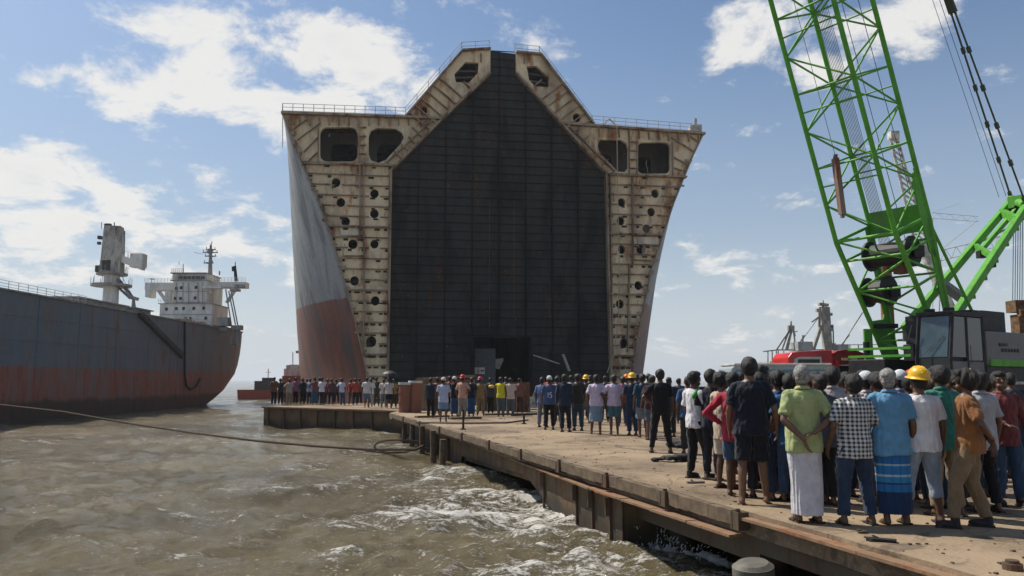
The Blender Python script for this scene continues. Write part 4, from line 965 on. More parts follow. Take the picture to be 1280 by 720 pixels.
# machinery house behind the cab
RZ = math.atan2(-cf.y, -cf.x)
def hb(a0, a1, b0, b1, z0, z1, mb): mb.box(cb((a0 + a1) / 2, (b0 + b1) / 2, (z0 + z1) / 2), (b1 - b0, a1 - a0, z1 - z0), rz=RZ)
k = MB(); hb(-.1, W_ + .05, D_ + .12, D_ + 6.5, CZ0 + .55, CZ0 + 1.72, k); house = k.build('machinery_house', M_grey, crane, bevel=.04)
k = MB(); hb(-.12, W_ + .09, D_ + .3, D_ + 6.4, CZ0 + .52, CZ0 + .76, k); sub(k, 'green_stripe', M_green, house, crane)
k = MB(); hb(-.1, W_ + .02, D_ + .12, D_ + 6.5, CZ0 - .3, CZ0 + .5, k); hb(-3.2, .2, -.6, 7.5, CZ0 - .35, CZ0 + .1, k); sub(k, 'turntable_frame', M_dark, house, crane)
k = MB(); hb(.1, .9, D_ - .2, D_ + .9, CZ0 + 1.75, CZ0 + 2.45, k); hb(-.5, .7, D_ + 1.0, D_ + 2.6, CZ0 + 1.75, CZ0 + 2.5, k); hb(-1, -.2, D_ - 1, D_ + .3, CZ0 + 1.2, CZ0 + 2.3, k); sub(k, 'engine_box', M_dark, house, crane, bevel=.03)
k = MB(); hb(W_ + .04, W_ + .075, D_ + 1.0, D_ + 1.55, CZ0 + 1.22, CZ0 + 1.32, k); 
for j in range(6): hb(W_ + .05, W_ + .07, D_ + 1.15 + j * .22, D_ + 1.28 + j * .22, CZ0 + 1.02, CZ0 + 1.14, k)
sub(k, 'dark_badge', M_dark, house, crane)
k = MB(); hb(W_ + .06, W_ + .1, D_ + .5, D_ + 5.5, CZ0 - .1, CZ0 + .0, k); sub(k, 'side_step', plain('pale_step', (.4, .4, .38)), house, crane)
# front frame under the boom foot
k = MB(); k.box(cl_(1.3, -.3, 1.75), (2.2, 1.4, .95), rz=RZ); k.box(cl_(1.9, -.5, 1.2), (1.0, 2.2, .5), rz=RZ); k.box(cl_(1.0, .6, 2.45), (.5, .4, .6), rz=RZ); k.tube(cl_(1.4, -.9, 2.3), cl_(1.4, -.9, 2.9), .12, 8); k.build('front_frame', M_dark, crane, bevel=.03)
k = MB()
for z in (2.35, 2.62): k.beam(cl_(1.6, -1.5, z), cl_(1.6, .9, z), .07, .09)
k.beam(cl_(.8, -1.2, 2.2), cl_(.8, -1.2, 3.4), .1, .3); k.build('green_guard_rail', M_green, crane)
# crawler tracks
for s in (-2.3, 2.1):
    k = MB(); pr = [(-3.6, .5), (-3.2, .15), (3.2, .15), (3.6, .5), (3.3, .95), (-3.3, .95)]
    k.poly(pr, [], lambda x, z, t: cl_(x - .6, s + t, z - .1), -.4, .4)
    for j in range(24):
        x = -3.2 + 6.4 * j / 23; k.box(cl_(x - .6, s, .88), (.17, .95, .07), rz=RZ); k.box(cl_(x - .6, s, .045), (.17, .95, .07), rz=RZ)
    tr_ = k.build('crawler_track', M_dark, crane)
    k = MB()
    for j in range(7): c = cl_(-3.4 + .95 * j, s + .42 * (1 if s > 0 else -1), .4); k.tube(c, c + cw * .06, .25, 14)
    sub(k, 'track_roller', M_rust, tr_, crane)
# pieces near the boom
k = MB(); a, b = atY(1044, 198, 27.4), atY(1053, 268, 27.6); k.beam(a, b, .30, .16); k.beam(a + Vector((0, 0, .0)), a + Vector((.02, 0, .14)), .12, .12); k.beam(b, b - Vector((0, 0, .12)), .12, .12); k.tube(a + Vector((0, 0, .12)), CB + cu * LT * .9 - cw, .012, 4)
solo(k, 'hanging_steel_bar', steel('rusty_grey_bar', (.20, .17, .15), amt=.55, sc=2), 'rusty grey steel bar hanging at the left side of the green boom', 'steel bar', loc=b)
k = MB(); q0 = gnd(1112, 520, 0); q0 = atY(1112, 440, 31.5); q0.z = 0; k.tube(q0, (q0.x, q0.y, atY(1112, 318, 31.5).z), .24, 16); top_ = Vector((q0.x, q0.y, atY(1112, 318, 31.5).z)); k.tube(top_, top_ + Vector((0, 0, .12)), .28, 16); k.tube(top_ - Vector((0, 0, 1.3)), top_ - Vector((0, 0, 1.2)), .28, 16)
solo(k, 'steel_pipe_pile', steel('orange_pipe', (.28, .12, .05), rust=(.18, .07, .03), amt=.5, sc=2), 'upright orange brown steel pipe standing behind the foot of the green boom', 'pipe', loc=q0)
# slim white telescopic jib behind the boom
k = MB(); a, b = atY(1117, 172, 37), atY(1150, 300, 37); g0 = Vector((b.x + 3.0, 37, 0))
for o in (-.16, .16): k.beam(a + Vector((o, 0, 0)), b + Vector((o * 1.7, 0, 0)), .07, .12)
n = 16
for i in range(n): p = a.lerp(b, i / n); q_ = a.lerp(b, (i + 1) / n); k.beam(p + Vector((-.16, 0, 0)), q_ + Vector((.18, 0, 0)), .07, .07)
k.beam(b, g0, .3, .4); k.box(a + Vector((0, 0, .1)), (.4, .4, .35)); solo(k, 'white_jib', plain('white_jib_paint', (.55, .53, .5), .5, var=.4, sc=4), 'slim white jib rising behind the green boom', 'crane jib', loc=g0)
# distant lattice jibs between the boom and the mast
def lat(a, b, h, n, label):
    k = MB(); u = Vector((0, 0, h)); k.tube(a, b, h * .035, 4); k.tube(a + u, b + u * .9, h * .035, 4)
    for i in range(n): p = a.lerp(b, i / n); q_ = a.lerp(b, (i + 1) / n); k.tube(p + (u if i % 2 else u * 0), q_ + (u * 0 if i % 2 else u), h * .022, 4)
    e = Vector((a.x - 2, a.y, WZ)); k.tube(a, e, h * .05, 4); k.tube(a + u, b.lerp(a, .4) + u * 3, h * .02, 4)
    solo(k, 'distant_jib', M_far2, label, 'crane jib', 'distant lattice jibs', loc=e)
lat(atY(1176, 326, 130), atY(1256, 306, 130), 1.7, 12, 'distant lattice jib sloping behind the green mast')
lat(atY(1166, 273, 150), atY(1223, 277, 150), 1.1, 8, 'higher thin distant lattice jib in the sky between boom and mast')

# ================================================================== VEHICLES BEHIND THE CROWD
M_redp = plain('red_paint_truck', (.52, .028, .03), .35, var=.2, sc=1.5, spec=.6, bmp=.03)
M_whp = plain('white_paint_van', (.55, .54, .50), .4, var=.15, sc=2)
M_teal = plain('teal_glass', (.05, .16, .165), .12, var=.35, sc=1.2, bmp=0, spec=.7)
M_tyre = plain('tyre_rubber', (.015, .015, .015), .85)
a = atY(911, 456, 25); b = atY(1041, 458, 25); vz = a.z
van = thing('minibus', ((a.x + b.x) / 2, 25.6, 0), 'white roofed minibus with teal windows parked behind the crowd', 'minibus')
k = MB(); x0, x1 = a.x, b.x
pr = [(x0 + .1, .35), (x1, .35), (x1, vz - .12), (x1 - .15, vz), (x0 + .25, vz), (x0 + .08, vz - .1), (x0, 1.15)]
k.poly(pr, [], lambda x, z, t: Vector((x, 25 + t, z)), 0, 1.6); vb = k.build('body', plain('pale_blue_van', (.30, .36, .38), .4, var=.1), van, bevel=.04)
k = MB(); k.box(((x0 + x1) / 2 + .05, 25.8, vz + .015), (x1 - x0 - .2, 1.72, .07)); k.build('roof', M_whp, van, bevel=.02)
for i in range(4): k = MB(); xx = x0 + .18 + i * (x1 - x0 - .3) / 4; k.box((xx + .36, 24.99, vz - .40), (.66, .03, .50)); k.build('window', M_teal, van)
for xx in (x0 + .7, x1 - .7): k = MB(); k.tube((xx, 24.95, .32), (xx, 25.2, .32), .32, 20); k.build('wheel', M_tyre, van)
YT = 30.5
def T(px, py, dy=0): return atY(px, py, YT) + Vector((0, dy, 0))
truck = thing('red_truck', (T(1045, 450).x, YT + 1, 0), 'red truck with a rounded hood roof parked behind the minibus', 'truck')
k = MB()
ar = [(T(986, 462)), (T(985, 447)), (T(990, 440.5)), (T(1002, 439)), (T(1040, 437.5)), (T(1044, 462))]
k.poly([(p.x, p.z) for p in ar], [], lambda x, z, t: Vector((x, YT + t, z)), 0, 1.9); cabr = k.build('cab', M_redp, truck, bevel=.04)
k = MB(); k.poly([(T(x, y).x, T(x, y).z) for x, y in ((990, 461), (993, 449), (998, 446), (1026, 446), (1028, 461))], [[(T(x, y).x, T(x, y).z) for x, y in ((996, 456), (997, 449), (1024, 449), (1025, 456))]], lambda x, z, t: Vector((x, YT + t, z)), -.06, 0); sub(k, 'window_frame', M_whp, cabr, truck)
k = MB(); k.poly([(T(x, y).x, T(x, y).z) for x, y in ((996, 456), (997, 449), (1024, 449), (1025, 456))], [], lambda x, z, t: Vector((x, YT + t, z)), -.03, -.005); sub(k, 'side_window', M_win, cabr, truck)
k = MB()   # hood of bent sheet over the load
cur = [(1041, 442), (1047, 438.5), (1058, 437), (1070, 438), (1082, 442), (1092, 447), (1103, 453)]
P0 = [T(x, y) for x, y in cur]
for p, q_ in zip(P0[:-1], P0[1:]): k.add([p, q_, q_ + Vector((0, 2.2, 0)), p + Vector((0, 2.2, 0)), p - cz * .06, q_ - cz * .06, q_ + Vector((0, 2.2, -.06)), p + Vector((0, 2.2, -.06))], [(0, 1, 2, 3), (7, 6, 5, 4), (0, 4, 5, 1), (2, 6, 7, 3), (1, 5, 6, 2), (3, 7, 4, 0)])
k.poly([(p.x, p.z) for p in P0] + [(P0[-1].x, P0[-1].z - .25), (P0[3].x, P0[3].z - .52), (P0[0].x, P0[0].z - .45)], [], lambda x, z, t: Vector((x, YT + t, z)), .05, .1)
k.build('hood_roof', plain('shaded_red_paint', (.30, .02, .02), .5, var=.2), truck)  # truck red darkened, the hood's shade is put into the colour
k = MB(); k.box((T(1072, 460).x, YT + 1, 1.55), (1.9, 1.7, 1.0)); k.build('load_bed', M_dark, truck)
k = MB(); k.box((T(1077, 458).x, YT - .05, 1.6), (.16, .1, 1.3)); k.box((T(1046, 458).x, YT - .05, 1.6), (.12, .1, 1.3)); k.build('red_post', M_redp, truck)
k = MB(); k.box((T(1100, 465).x, YT - .3, 1.78), (2.6, .12, .16)); k.build('side_board', plain('pale_orange_board', (.5, .27, .12), .7), truck)
k = MB(); k.box((T(1045, 460).x, YT + 1, .75), (4.4, 1.7, .25)); k.build('chassis', M_dark, truck)
k = MB(); k.box((T(1055, 457).x, YT - .1, T(1055, 449).z), (.25, .06, .1)); k.box((T(1066, 457).x, YT - .1, T(1055, 449).z), (.25, .06, .1)); k.build('lamp', plain('lamp_glass', (.5, .45, .25), .3), truck)
for px in (1002, 1070, 1092): k = MB(); k.tube((T(px, 460).x, YT - .08, .45), (T(px, 460).x, YT + .25, .45), .45, 20); k.build('wheel', M_tyre, truck)

# ================================================================== SHIPYARD CLUTTER AT THE PIER END
YC = 39.5
def C(px, py, Y=YC): return atY(px, py, Y)
k = MB(); a, b = C(524, 475), C(592, 475); k.box(((a.x + b.x) / 2, YC + .8, .8), (b.x - a.x, 1.4, 1.5)); k.beam(C(520, 474) - Vector((0, .1, 0)), C(594, 470) - Vector((0, .1, 0)), .3, .13)
solo(k, 'scrap_skip', steel('scrap_skip_steel', (.20, .16, .11), amt=.5, sc=1.5, damt=.6), 'rusty open scrap skip with a pale bent top edge behind the navy shirt', 'skip', loc=((a.x + b.x) / 2, YC, 0))
for i, (px, py, r_, lab) in enumerate(((506, 479, .28, 'left rusty red drum with a pale rim on the pier corner'), (519, 477, .30, 'right rusty red drum with a pale rim on the pier corner'))):
    c = C(px, 490, 37.5 + .2 * i); c.z = 0; h = atY(px, py, c.y).z
    k = MB(); k.tube(c, c + Vector((0, 0, h)), r_, 20)
    for z in (.33, .66): k.tube(c + Vector((0, 0, h * z)), c + Vector((0, 0, h * z + .05)), r_ + .03, 20)
    r = thing('oil_drum', c, lab, 'drum', 'drums on the pier corner'); k.build('drum_body', steel('rusty_red_drum', (.26, .10, .06), amt=.4, sc=2), r)
    k = MB(); k.tube(c + Vector((0, 0, h - .07)), c + Vector((0, 0, h + .04)), r_ + .035, 20); k.build('rim', M_whp, r)
k = MB(); a, b = C(640, 478), C(661, 478); c = (a + b) / 2; k.box((c.x, YC - 1, a.z / 2 + .0), (b.x - a.x, .9, a.z)); 
for z in (.25, .75, 1.15): k.box((c.x, YC - 1.47, z), (b.x - a.x + .06, .05, .06))
for x in (a.x, b.x): k.box((x, YC - 1.46, .7), (.06, .07, 1.4))
solo(k, 'brown_crate', plain('brown_crate_wood', (.13, .065, .04), .8, var=.35), 'tall reddish brown crate right of the white shirt at the doorway', 'crate', loc=(c.x, YC - 1, 0))
k = MB(); a, b = C(597, 487), C(640, 487); k.box(((a.x + b.x) / 2, YC + .6, .45), (b.x - a.x, 1, .9)); k.box((C(660, 490).x + .8, YC + 1.2, .62), (3.2, .5, .12)); k.box((C(690, 490).x, YC + 1.2, .31), (.2, .4, .62))
solo(k, 'steel_plinth', M_rust, 'low dark rusty steel block in front of the ship doorway', 'steel block', loc=((a.x + b.x) / 2, YC + .6, 0))
k = MB(); c = C(668, 500, 36); c.z = 0
for dx in (-.3, .3): k.beam(c + Vector((dx, 0, 0)), c + Vector((0, 0, .95)), .05, .05)
k.beam(c + Vector((-.25, 0, .2)), c + Vector((.25, 0, .2)), .05, .05); k.box(c + Vector((-.05, -.02, .5)), (.3, .05, .5)); solo(k, 'work_trestle', plain('pale_trestle', (.3, .33, .32), .7, var=.6, sc=3), 'small pale trestle leaning beside the brown crate', 'trestle', loc=c)
# thin posts standing on the deck
for px, pyt, pyb, T_, lab in ((579, 512, 537, 0, 'thin dark steel post at the pier lip below the middle row'), (655, 519, 530, 1, 'short T shaped steel post on the open deck')):
    c = gnd(px, pyb, 0); h = atY(px, pyt, c.y).z; k = MB(); k.tube(c, c + Vector((0, 0, h)), .035, 8); k.box(c + Vector((0, 0, .015)), (.16, .16, .03))
    if T_: k.beam(c + Vector((-.45, 0, h)), c + Vector((.3, 0, h + .02)), .05, .06)
    solo(k, 'steel_post', M_black, lab, 'post', 'posts on the deck', loc=c)
k = MB(); a = gnd(520, 529); b = gnd(632, 530); k.path([a + Vector((0, 0, .02)), a.lerp(b, .4) + Vector((0, -.2, .02)), b + Vector((0, .3, .02)), gnd(660, 525, .02)], .03, 6)
solo(k, 'deck_cable', M_black, 'dark cable lying across the pier deck behind the thin posts', 'cable', loc=a)
# flat wooden dunnage at the foot of the middle row
k = MB()
for px0, px1, py, lab in ((520, 560, 521, 'short weathered timber plank below the navy vest'), (562, 600, 523, 'short weathered timber plank below the red helmet'), (605, 690, 518, 'long weathered timber plank on the deck before the ship doorway')): k = MB(); a, b = gnd(px0, py, .04), gnd(px1, py - 1, .04); k.beam(a, b, .3, .08); solo(k, 'timber_plank', M_timber, lab, 'plank', 'timber planks on the deck', loc=a)
# nets, bags and slippers on the deck
def heap(px, py, wx, wy, h, mat, name, label, cat, seed, n=26):
    c = gnd(px, py, 0); rr = random.Random(seed); k = MB()
    for i in range(n):
        a = rr.uniform(0, 6.28); r = rr.random() ** .6; p = c + Vector((wx * r * math.cos(a), wy * r * math.sin(a), 0)); s_ = rr.uniform(.04, .10) * min(1, wx / .2)
        z = h * (1 - r) * rr.uniform(.3, 1) + s_ * .5
        k.ell(p + Vector((0, 0, z)), (s_ * rr.uniform(.8, 1.8), s_ * rr.uniform(.8, 1.6), s_ * .55), 8, 6, Matrix.Rotation(rr.uniform(0, 3), 3, 'Z'))
    solo(k, name, mat, label, cat, loc=c, smooth_=True)
M_net = plain('dark_net', (.03, .032, .035), .9, sc=30, var=.7)
heap(842, 577, .36, .16, .10, M_net, 'net_heap', 'low dark heap of netting on the deck right of the black shirted man', 'net', 1)
heap(851, 559, .30, .2, .12, M_net, 'cloth_bundle', 'dark cloth bundle farther back beside the sea end of the deck', 'bundle', 2)
heap(1075, 666, .05, .035, .03, plain('brown_rag', (.07, .045, .03), .95), 'rag_lump', 'small brown lump of rag on the near deck below the checked shirt', 'rag', 3, 10)
k = MB(); c = gnd(1266, 712, 0); k.tube(c, c + Vector((0, 0, .05)), .075, 14); k.tube(c + Vector((0, 0, .05)), c + Vector((0, 0, .075)), .05, 12); solo(k, 'mooring_stud', M_rust, 'rusty round stud on the near deck at the bottom right', 'stud', loc=c)
def slipper(px, py, rz, label, col):
    c = gnd(px, py, 0); k = MB(); M = Matrix.Rotation(rz, 3, 'Z')
    prof = [(-.045, -.12), (.045, -.12), (.04, -.02), (.055, .08), (.03, .14), (-.02, .14), (-.055, .08), (-.04, -.02)]
    k.poly(prof, [], lambda x, y, t: c + M @ Vector((x, y, t)), .004, .028); k.path([c + M @ Vector((-.045, .03, .02)), c + M @ Vector((0, .08, .05)), c + M @ Vector((.045, .03, .02))], .009, 6)
    solo(k, 'slipper', plain('slipper_' + label.split()[0], col, .8), label, 'slipper', 'loose slippers on the deck', loc=c)
slipper(1103, 677, 1.1, 'black flat slipper lying on the near deck edge below the blue shirt', (.015, .015, .015))
slipper(870, 604, 1.8, 'grey slipper left on the deck beside the white and green shirt', (.12, .12, .13))
slipper(888, 600, .7, 'dark brown slipper on the deck between the two groups', (.04, .03, .02))
rr = random.Random(44); k = MB()
for i in range(650):
    Y = 6.2 + 26 * rr.random() ** 1.5; x = dedge(Y) + .1 + 9 * rr.random() ** 1.3; s_ = rr.uniform(.006, .022)
    k.box((x, Y, s_ * .3), (s_ * rr.uniform(1, 2.2), s_ * rr.uniform(.8, 1.6), s_ * .8), rz=rr.uniform(0, 3))
o = k.build('loose_grit', plain('grit', (.10, .075, .05), .95, var=.7, sc=30)); tag(o, 'small stones and rust flakes scattered over the concrete deck', 'grit', None, 'stuff')
# white spray thrown up against the girder end
rr = random.Random(12); k = MB(); c0 = gnd(838, 690, WZ)
for i in range(420):
    a = rr.gauss(0, .36); lob = abs(math.sin(5.5 * a + 1)) ; h = abs(rr.gauss(0, 1)) * .13 * (.35 + lob); p = c0 + Vector((a - .15, rr.gauss(0, .2) - a * .8, .02 + h)); s_ = rr.uniform(.003, .009)
    tl_ = rr.uniform(1.5, 5) ; k.ell(p, (s_, s_, s_ * tl_), 5, 3, Matrix.Rotation(rr.gauss(0, .5), 3, 'X') @ Matrix.Rotation(a * .9 + rr.gauss(0, .2), 3, 'Y'))
for i in range(26):   # ragged sheets of broken water at the foot of the spray
    a = rr.gauss(0, .5); p = c0 + Vector((a - .15, rr.gauss(0, .14) - a * .8, .0)); k.ell(p, (rr.uniform(.05, .16), rr.uniform(.03, .08), rr.uniform(.03, .11)), 10, 6, Matrix.Rotation(rr.uniform(-.5, .5), 3, 'Y'))
V = []
for (x, y, z) in k.v: n_ = noise.noise_vector(Vector((x, y, z)) * 14) * .03; V.append((x + n_.x, y + n_.y, z + n_.z))
k.v = V
o = k.build('water_spray', plain('white_foam_drops', (.62, .62, .59), .5, bmp=0)); tag(o, 'white spray splashing up against the end of the steel girder', 'spray', None, 'stuff')
# ================================================================== HAZE
hz_ = MB(); hz_.box((0, 2400, 30), (17000, 17000, 74)); ho = hz_.build('haze', plain('tmp', (1, 1, 1))); ho['kind'] = 'stuff'
hm = bpy.data.materials.new('haze_air'); hm.use_nodes = True; hm.node_tree.nodes.clear()
pvn = hm.node_tree.nodes.new('ShaderNodeVolumePrincipled'); on = hm.node_tree.nodes.new('ShaderNodeOutputMaterial'); hm.node_tree.links.new(pvn.outputs[0], on.inputs['Volume'])
pvn.inputs['Color'].default_value = (.88, .93, 1, 1); pvn.inputs['Density'].default_value = .00022; pvn.inputs['Anisotropy'].default_value = .2
ho.data.materials.clear(); ho.data.materials.append(hm)

# ================================================================== PEOPLE
FAB = {}
def fabric(c, kind='plain'):
    key = (tuple(round(x, 3) for x in c), kind)
    if key in FAB: return FAB[key]
    m, nt, b = newmat('cloth_' + kind); v = objc(nt)
    n = noisen(nt, v, 7, 5, .6)
    base_ = mixc(nt, smooth(nt, n, .3, .7), tuple(x * .82 for x in c), tuple(min(.9, x * 1.12) for x in c))
    sx = nd(nt, 'ShaderNodeSeparateXYZ'); lk(nt, v, sx.inputs[0])
    def stripe(o, freq, w_):
        f = fmath(nt, 'FRACT', fmath(nt, 'MULTIPLY', fmath(nt, 'ADD', o, 5), freq)); return smooth(nt, fmath(nt, 'ABSOLUTE', fmath(nt, 'SUBTRACT', f, .5)), w_ + .04, w_ - .04)
    if kind == 'check':
        a = stripe(fmath(nt, 'ADD', sx.outputs[0], fmath(nt, 'MULTIPLY', sx.outputs[1], .0)), 21, .25); bb_ = stripe(sx.outputs[2], 21, .25)
        base_ = mixc(nt, fmath(nt, 'MULTIPLY', fmath(nt, 'ADD', a, bb_), .5), base_, (.02, .024, .035))
    if kind == 'finecheck':
        a = stripe(sx.outputs[0], 34, .2); bb_ = stripe(sx.outputs[2], 34, .2)
        base_ = mixc(nt, fmath(nt, 'MULTIPLY', fmath(nt, 'ADD', a, bb_), .3), base_, (.10, .03, .03))
    if kind == 'lungi':
        f = fmath(nt, 'MULTIPLY', sx.outputs[2], 1.0)
        cr_ = nd(nt, 'ShaderNodeValToRGB'); lk(nt, f, cr_.inputs[0]); cr_.color_ramp.interpolation = 'CONSTANT'; e = cr_.color_ramp.elements
        e[0].position = 0; e[0].color = (.012, .02, .05, 1); e[1].position = .36; e[1].color = (.02, .15, .36, 1)
        for p_, c_ in ((.44, (.03, .035, .07, 1)), (.46, (.03, .22, .42, 1)), (.52, (.42, .50, .55, 1)), (.545, (.02, .17, .40, 1)), (.64, (.35, .45, .52, 1)), (.66, (.02, .13, .34, 1)), (.76, (.02, .02, .05, 1)), (.82, (.07, .02, .035, 1)), (.90, (.02, .03, .08, 1))): q_ = e.new(p_); q_.color = c_
        base_ = mixc(nt, .85, base_, cr_.outputs[0]); base_ = mixc(nt, fmath(nt, 'MULTIPLY', stripe(sx.outputs[0], 12, .12), .25), base_, (.01, .02, .06))
    if kind == 'denim':
        base_ = mixc(nt, fmath(nt, 'MULTIPLY', smooth(nt, noisen(nt, v, 3, 3), .45, .7), .35), base_, tuple(min(1, x * 2.2 + .02) for x in c))
    lk(nt, base_, b.inputs['Base Color']); b.inputs['Roughness'].default_value = .88; b.inputs['Specular IOR Level'].default_value = .2
    b.inputs['Sheen Weight'].default_value = .15
    bump(nt, b, fmath(nt, 'ADD', noisen(nt, v, 16, 5, .6, .8), fmath(nt, 'MULTIPLY', noisen(nt, scaled(nt, v, (1.6, 1.6, .6)), 6, 4, .6, 1.0), 2.5)), .5, .014)
    FAB[key] = m; return m
def skinmat(t):
    c = [(.105, .052, .030), (.145, .075, .043), (.19, .10, .058)][t]
    return plain('skin_tone_%s' % 'abc'[t], c, .5, var=.12, sc=12, spec=.45, bmp=.08)
M_hair = plain('black_hair', (.010, .008, .007), .5, var=.5, sc=40, bmp=.8, bd=.01)
M_ghair = plain('grey_hair', (.26, .25, .235), .65, var=.5, sc=40, bmp=.8, bd=.01)
M_capw = plain('white_cap_cloth', (.50, .52, .52), .9, var=.2, sc=20)
M_eye = plain('dark_eye', (.01, .008, .007), .25, bmp=0); M_lip = plain('lip', (.11, .04, .03), .5, bmp=0)
M_sand = plain('dark_sandal', (.028, .022, .018), .8); M_shoe = plain('black_shoe', (.015, .015, .016), .6)
HATS = {'yellow': plain('yellow_helmet_plastic', (.72, .42, .012), .32, var=.05, spec=.5, bmp=0), 'orange': plain('orange_helmet_plastic', (.72, .20, .02), .35, var=.05, bmp=0),
        'red': plain('red_helmet_plastic', (.50, .02, .03), .35, var=.05, bmp=0), 'white': M_capw}
QUEUE = []   # (mesh builder, voxel, smooth iterations, final object, fold amplitude, fold frequency)
def vox(mb, vs, sm, name, mats, parent, root, fold=0., seed=0, extra=None):
    o = bpy.data.objects.new(name, bpy.data.meshes.new(name)); COL.objects.link(o); o.parent = parent
    QUEUE.append((mb, vs, sm, o, mats, fold, seed, extra)); return o
def flush():
    tmp = []
    for (mb, vs, sm, o, mats, fold, seed, extra) in QUEUE:
        me = bpy.data.meshes.new('t'); me.from_pydata(mb.v, [], mb.f); t = bpy.data.objects.new('t', me); COL.objects.link(t)
        r = t.modifiers.new('r', 'REMESH'); r.mode = 'VOXEL'; r.voxel_size = vs; r.adaptivity = 0
        if sm: s = t.modifiers.new('s', 'SMOOTH'); s.factor = .5; s.iterations = sm
        tmp.append(t)
    dg = bpy.context.evaluated_depsgraph_get(); dg.update()
    for t, (mb, vs, sm, o, mats, fold, seed, extra) in zip(tmp, QUEUE):
        me = bpy.data.meshes.new_from_object(t.evaluated_get(dg)); me.name = o.name
        n = len(me.vertices); co = np.empty(n * 3, np.float32); me.vertices.foreach_get('co', co); co = co.reshape(-1, 3)
        if fold and n:
            no = np.empty(n * 3, np.float32); me.vertices.foreach_get('normal', no); no = no.reshape(-1, 3)
            rg = np.random.default_rng(seed); x, y, z = co.T; d = np.zeros(n)
            for i in range(9):
                fx, fy, fz = rg.normal(0, 1, 3) * (16 + 7 * i) * np.array([1, 1, .42] if fold > 0 else [1.5, 1.5, .12]); d += np.sin(x * fx + y * fy + z * fz + rg.uniform(0, 6.3) + (1.6 if fold > 0 else .5) * np.sin(z * rg.uniform(6, 14) + x * 9 + rg.uniform(0, 6))) / (1.4 + .55 * i)
            d = np.abs(d); d = (d - d.mean())
            co = co + no * (fold * np.clip(d, -1.6, 1.6))[:, None]; me.vertices.foreach_set('co', co.ravel())
        me.materials.clear()
        for m in mats: me.materials.append(m)
        if extra is not None and len(extra.v):   # eyes and lips joined into the body mesh
            import bmesh
            bm = bmesh.new(); bm.from_mesh(me)
            base_i = len(bm.verts); vv = [bm.verts.new(v) for v in extra.v]
            for f, mi in zip(extra.f, extra.mi):
                try: fc_ = bm.faces.new([vv[i] for i in f]); fc_.material_index = mi
                except ValueError: pass
            bm.to_mesh(me); bm.free()
        me.polygons.foreach_set('use_smooth', [True] * len(me.polygons)); me.update(); o.data = me
    for t in tmp: bpy.data.objects.remove(t)
    QUEUE.clear()

ARM = {  # elbow, wrist, finger direction for the right side (+x); left is mirrored
 'down': ((.235, -.03, 1.095), (.245, .045, .85), (.0, .15, -1)), 'loose': ((.265, -.05, 1.10), (.285, .06, .87), (.05, .3, -1)),
 'back': ((.27, -.13, 1.12), (.03, -.21, .97), (-1, -.05, -.25)), 'backlow': ((.26, -.08, 1.10), (.10, -.22, .90), (-.35, .0, -1)),
 'cross': ((.25, .06, 1.11), (-.06, .21, 1.15), (-1, .05, .1)), 'hip': ((.37, -.10, 1.13), (.19, -.02, 1.0), (-.4, .8, -.5)),
 'front': ((.24, .0, 1.10), (.05, .24, 1.03), (-.8, .5, -.2)), 'phone': ((.23, .04, 1.12), (.08, .28, 1.22), (-.3, .5, .8)), 'up': ((.30, .20, 1.33), (.13, .16, 1.56), (-.5, .1, .8)),
 'point': ((.27, .22, 1.32), (.26, .45, 1.40), (0, 1, .1))}
def mir(v, s): return Vector((v[0] * s, v[1], v[2]))
PN = [0]
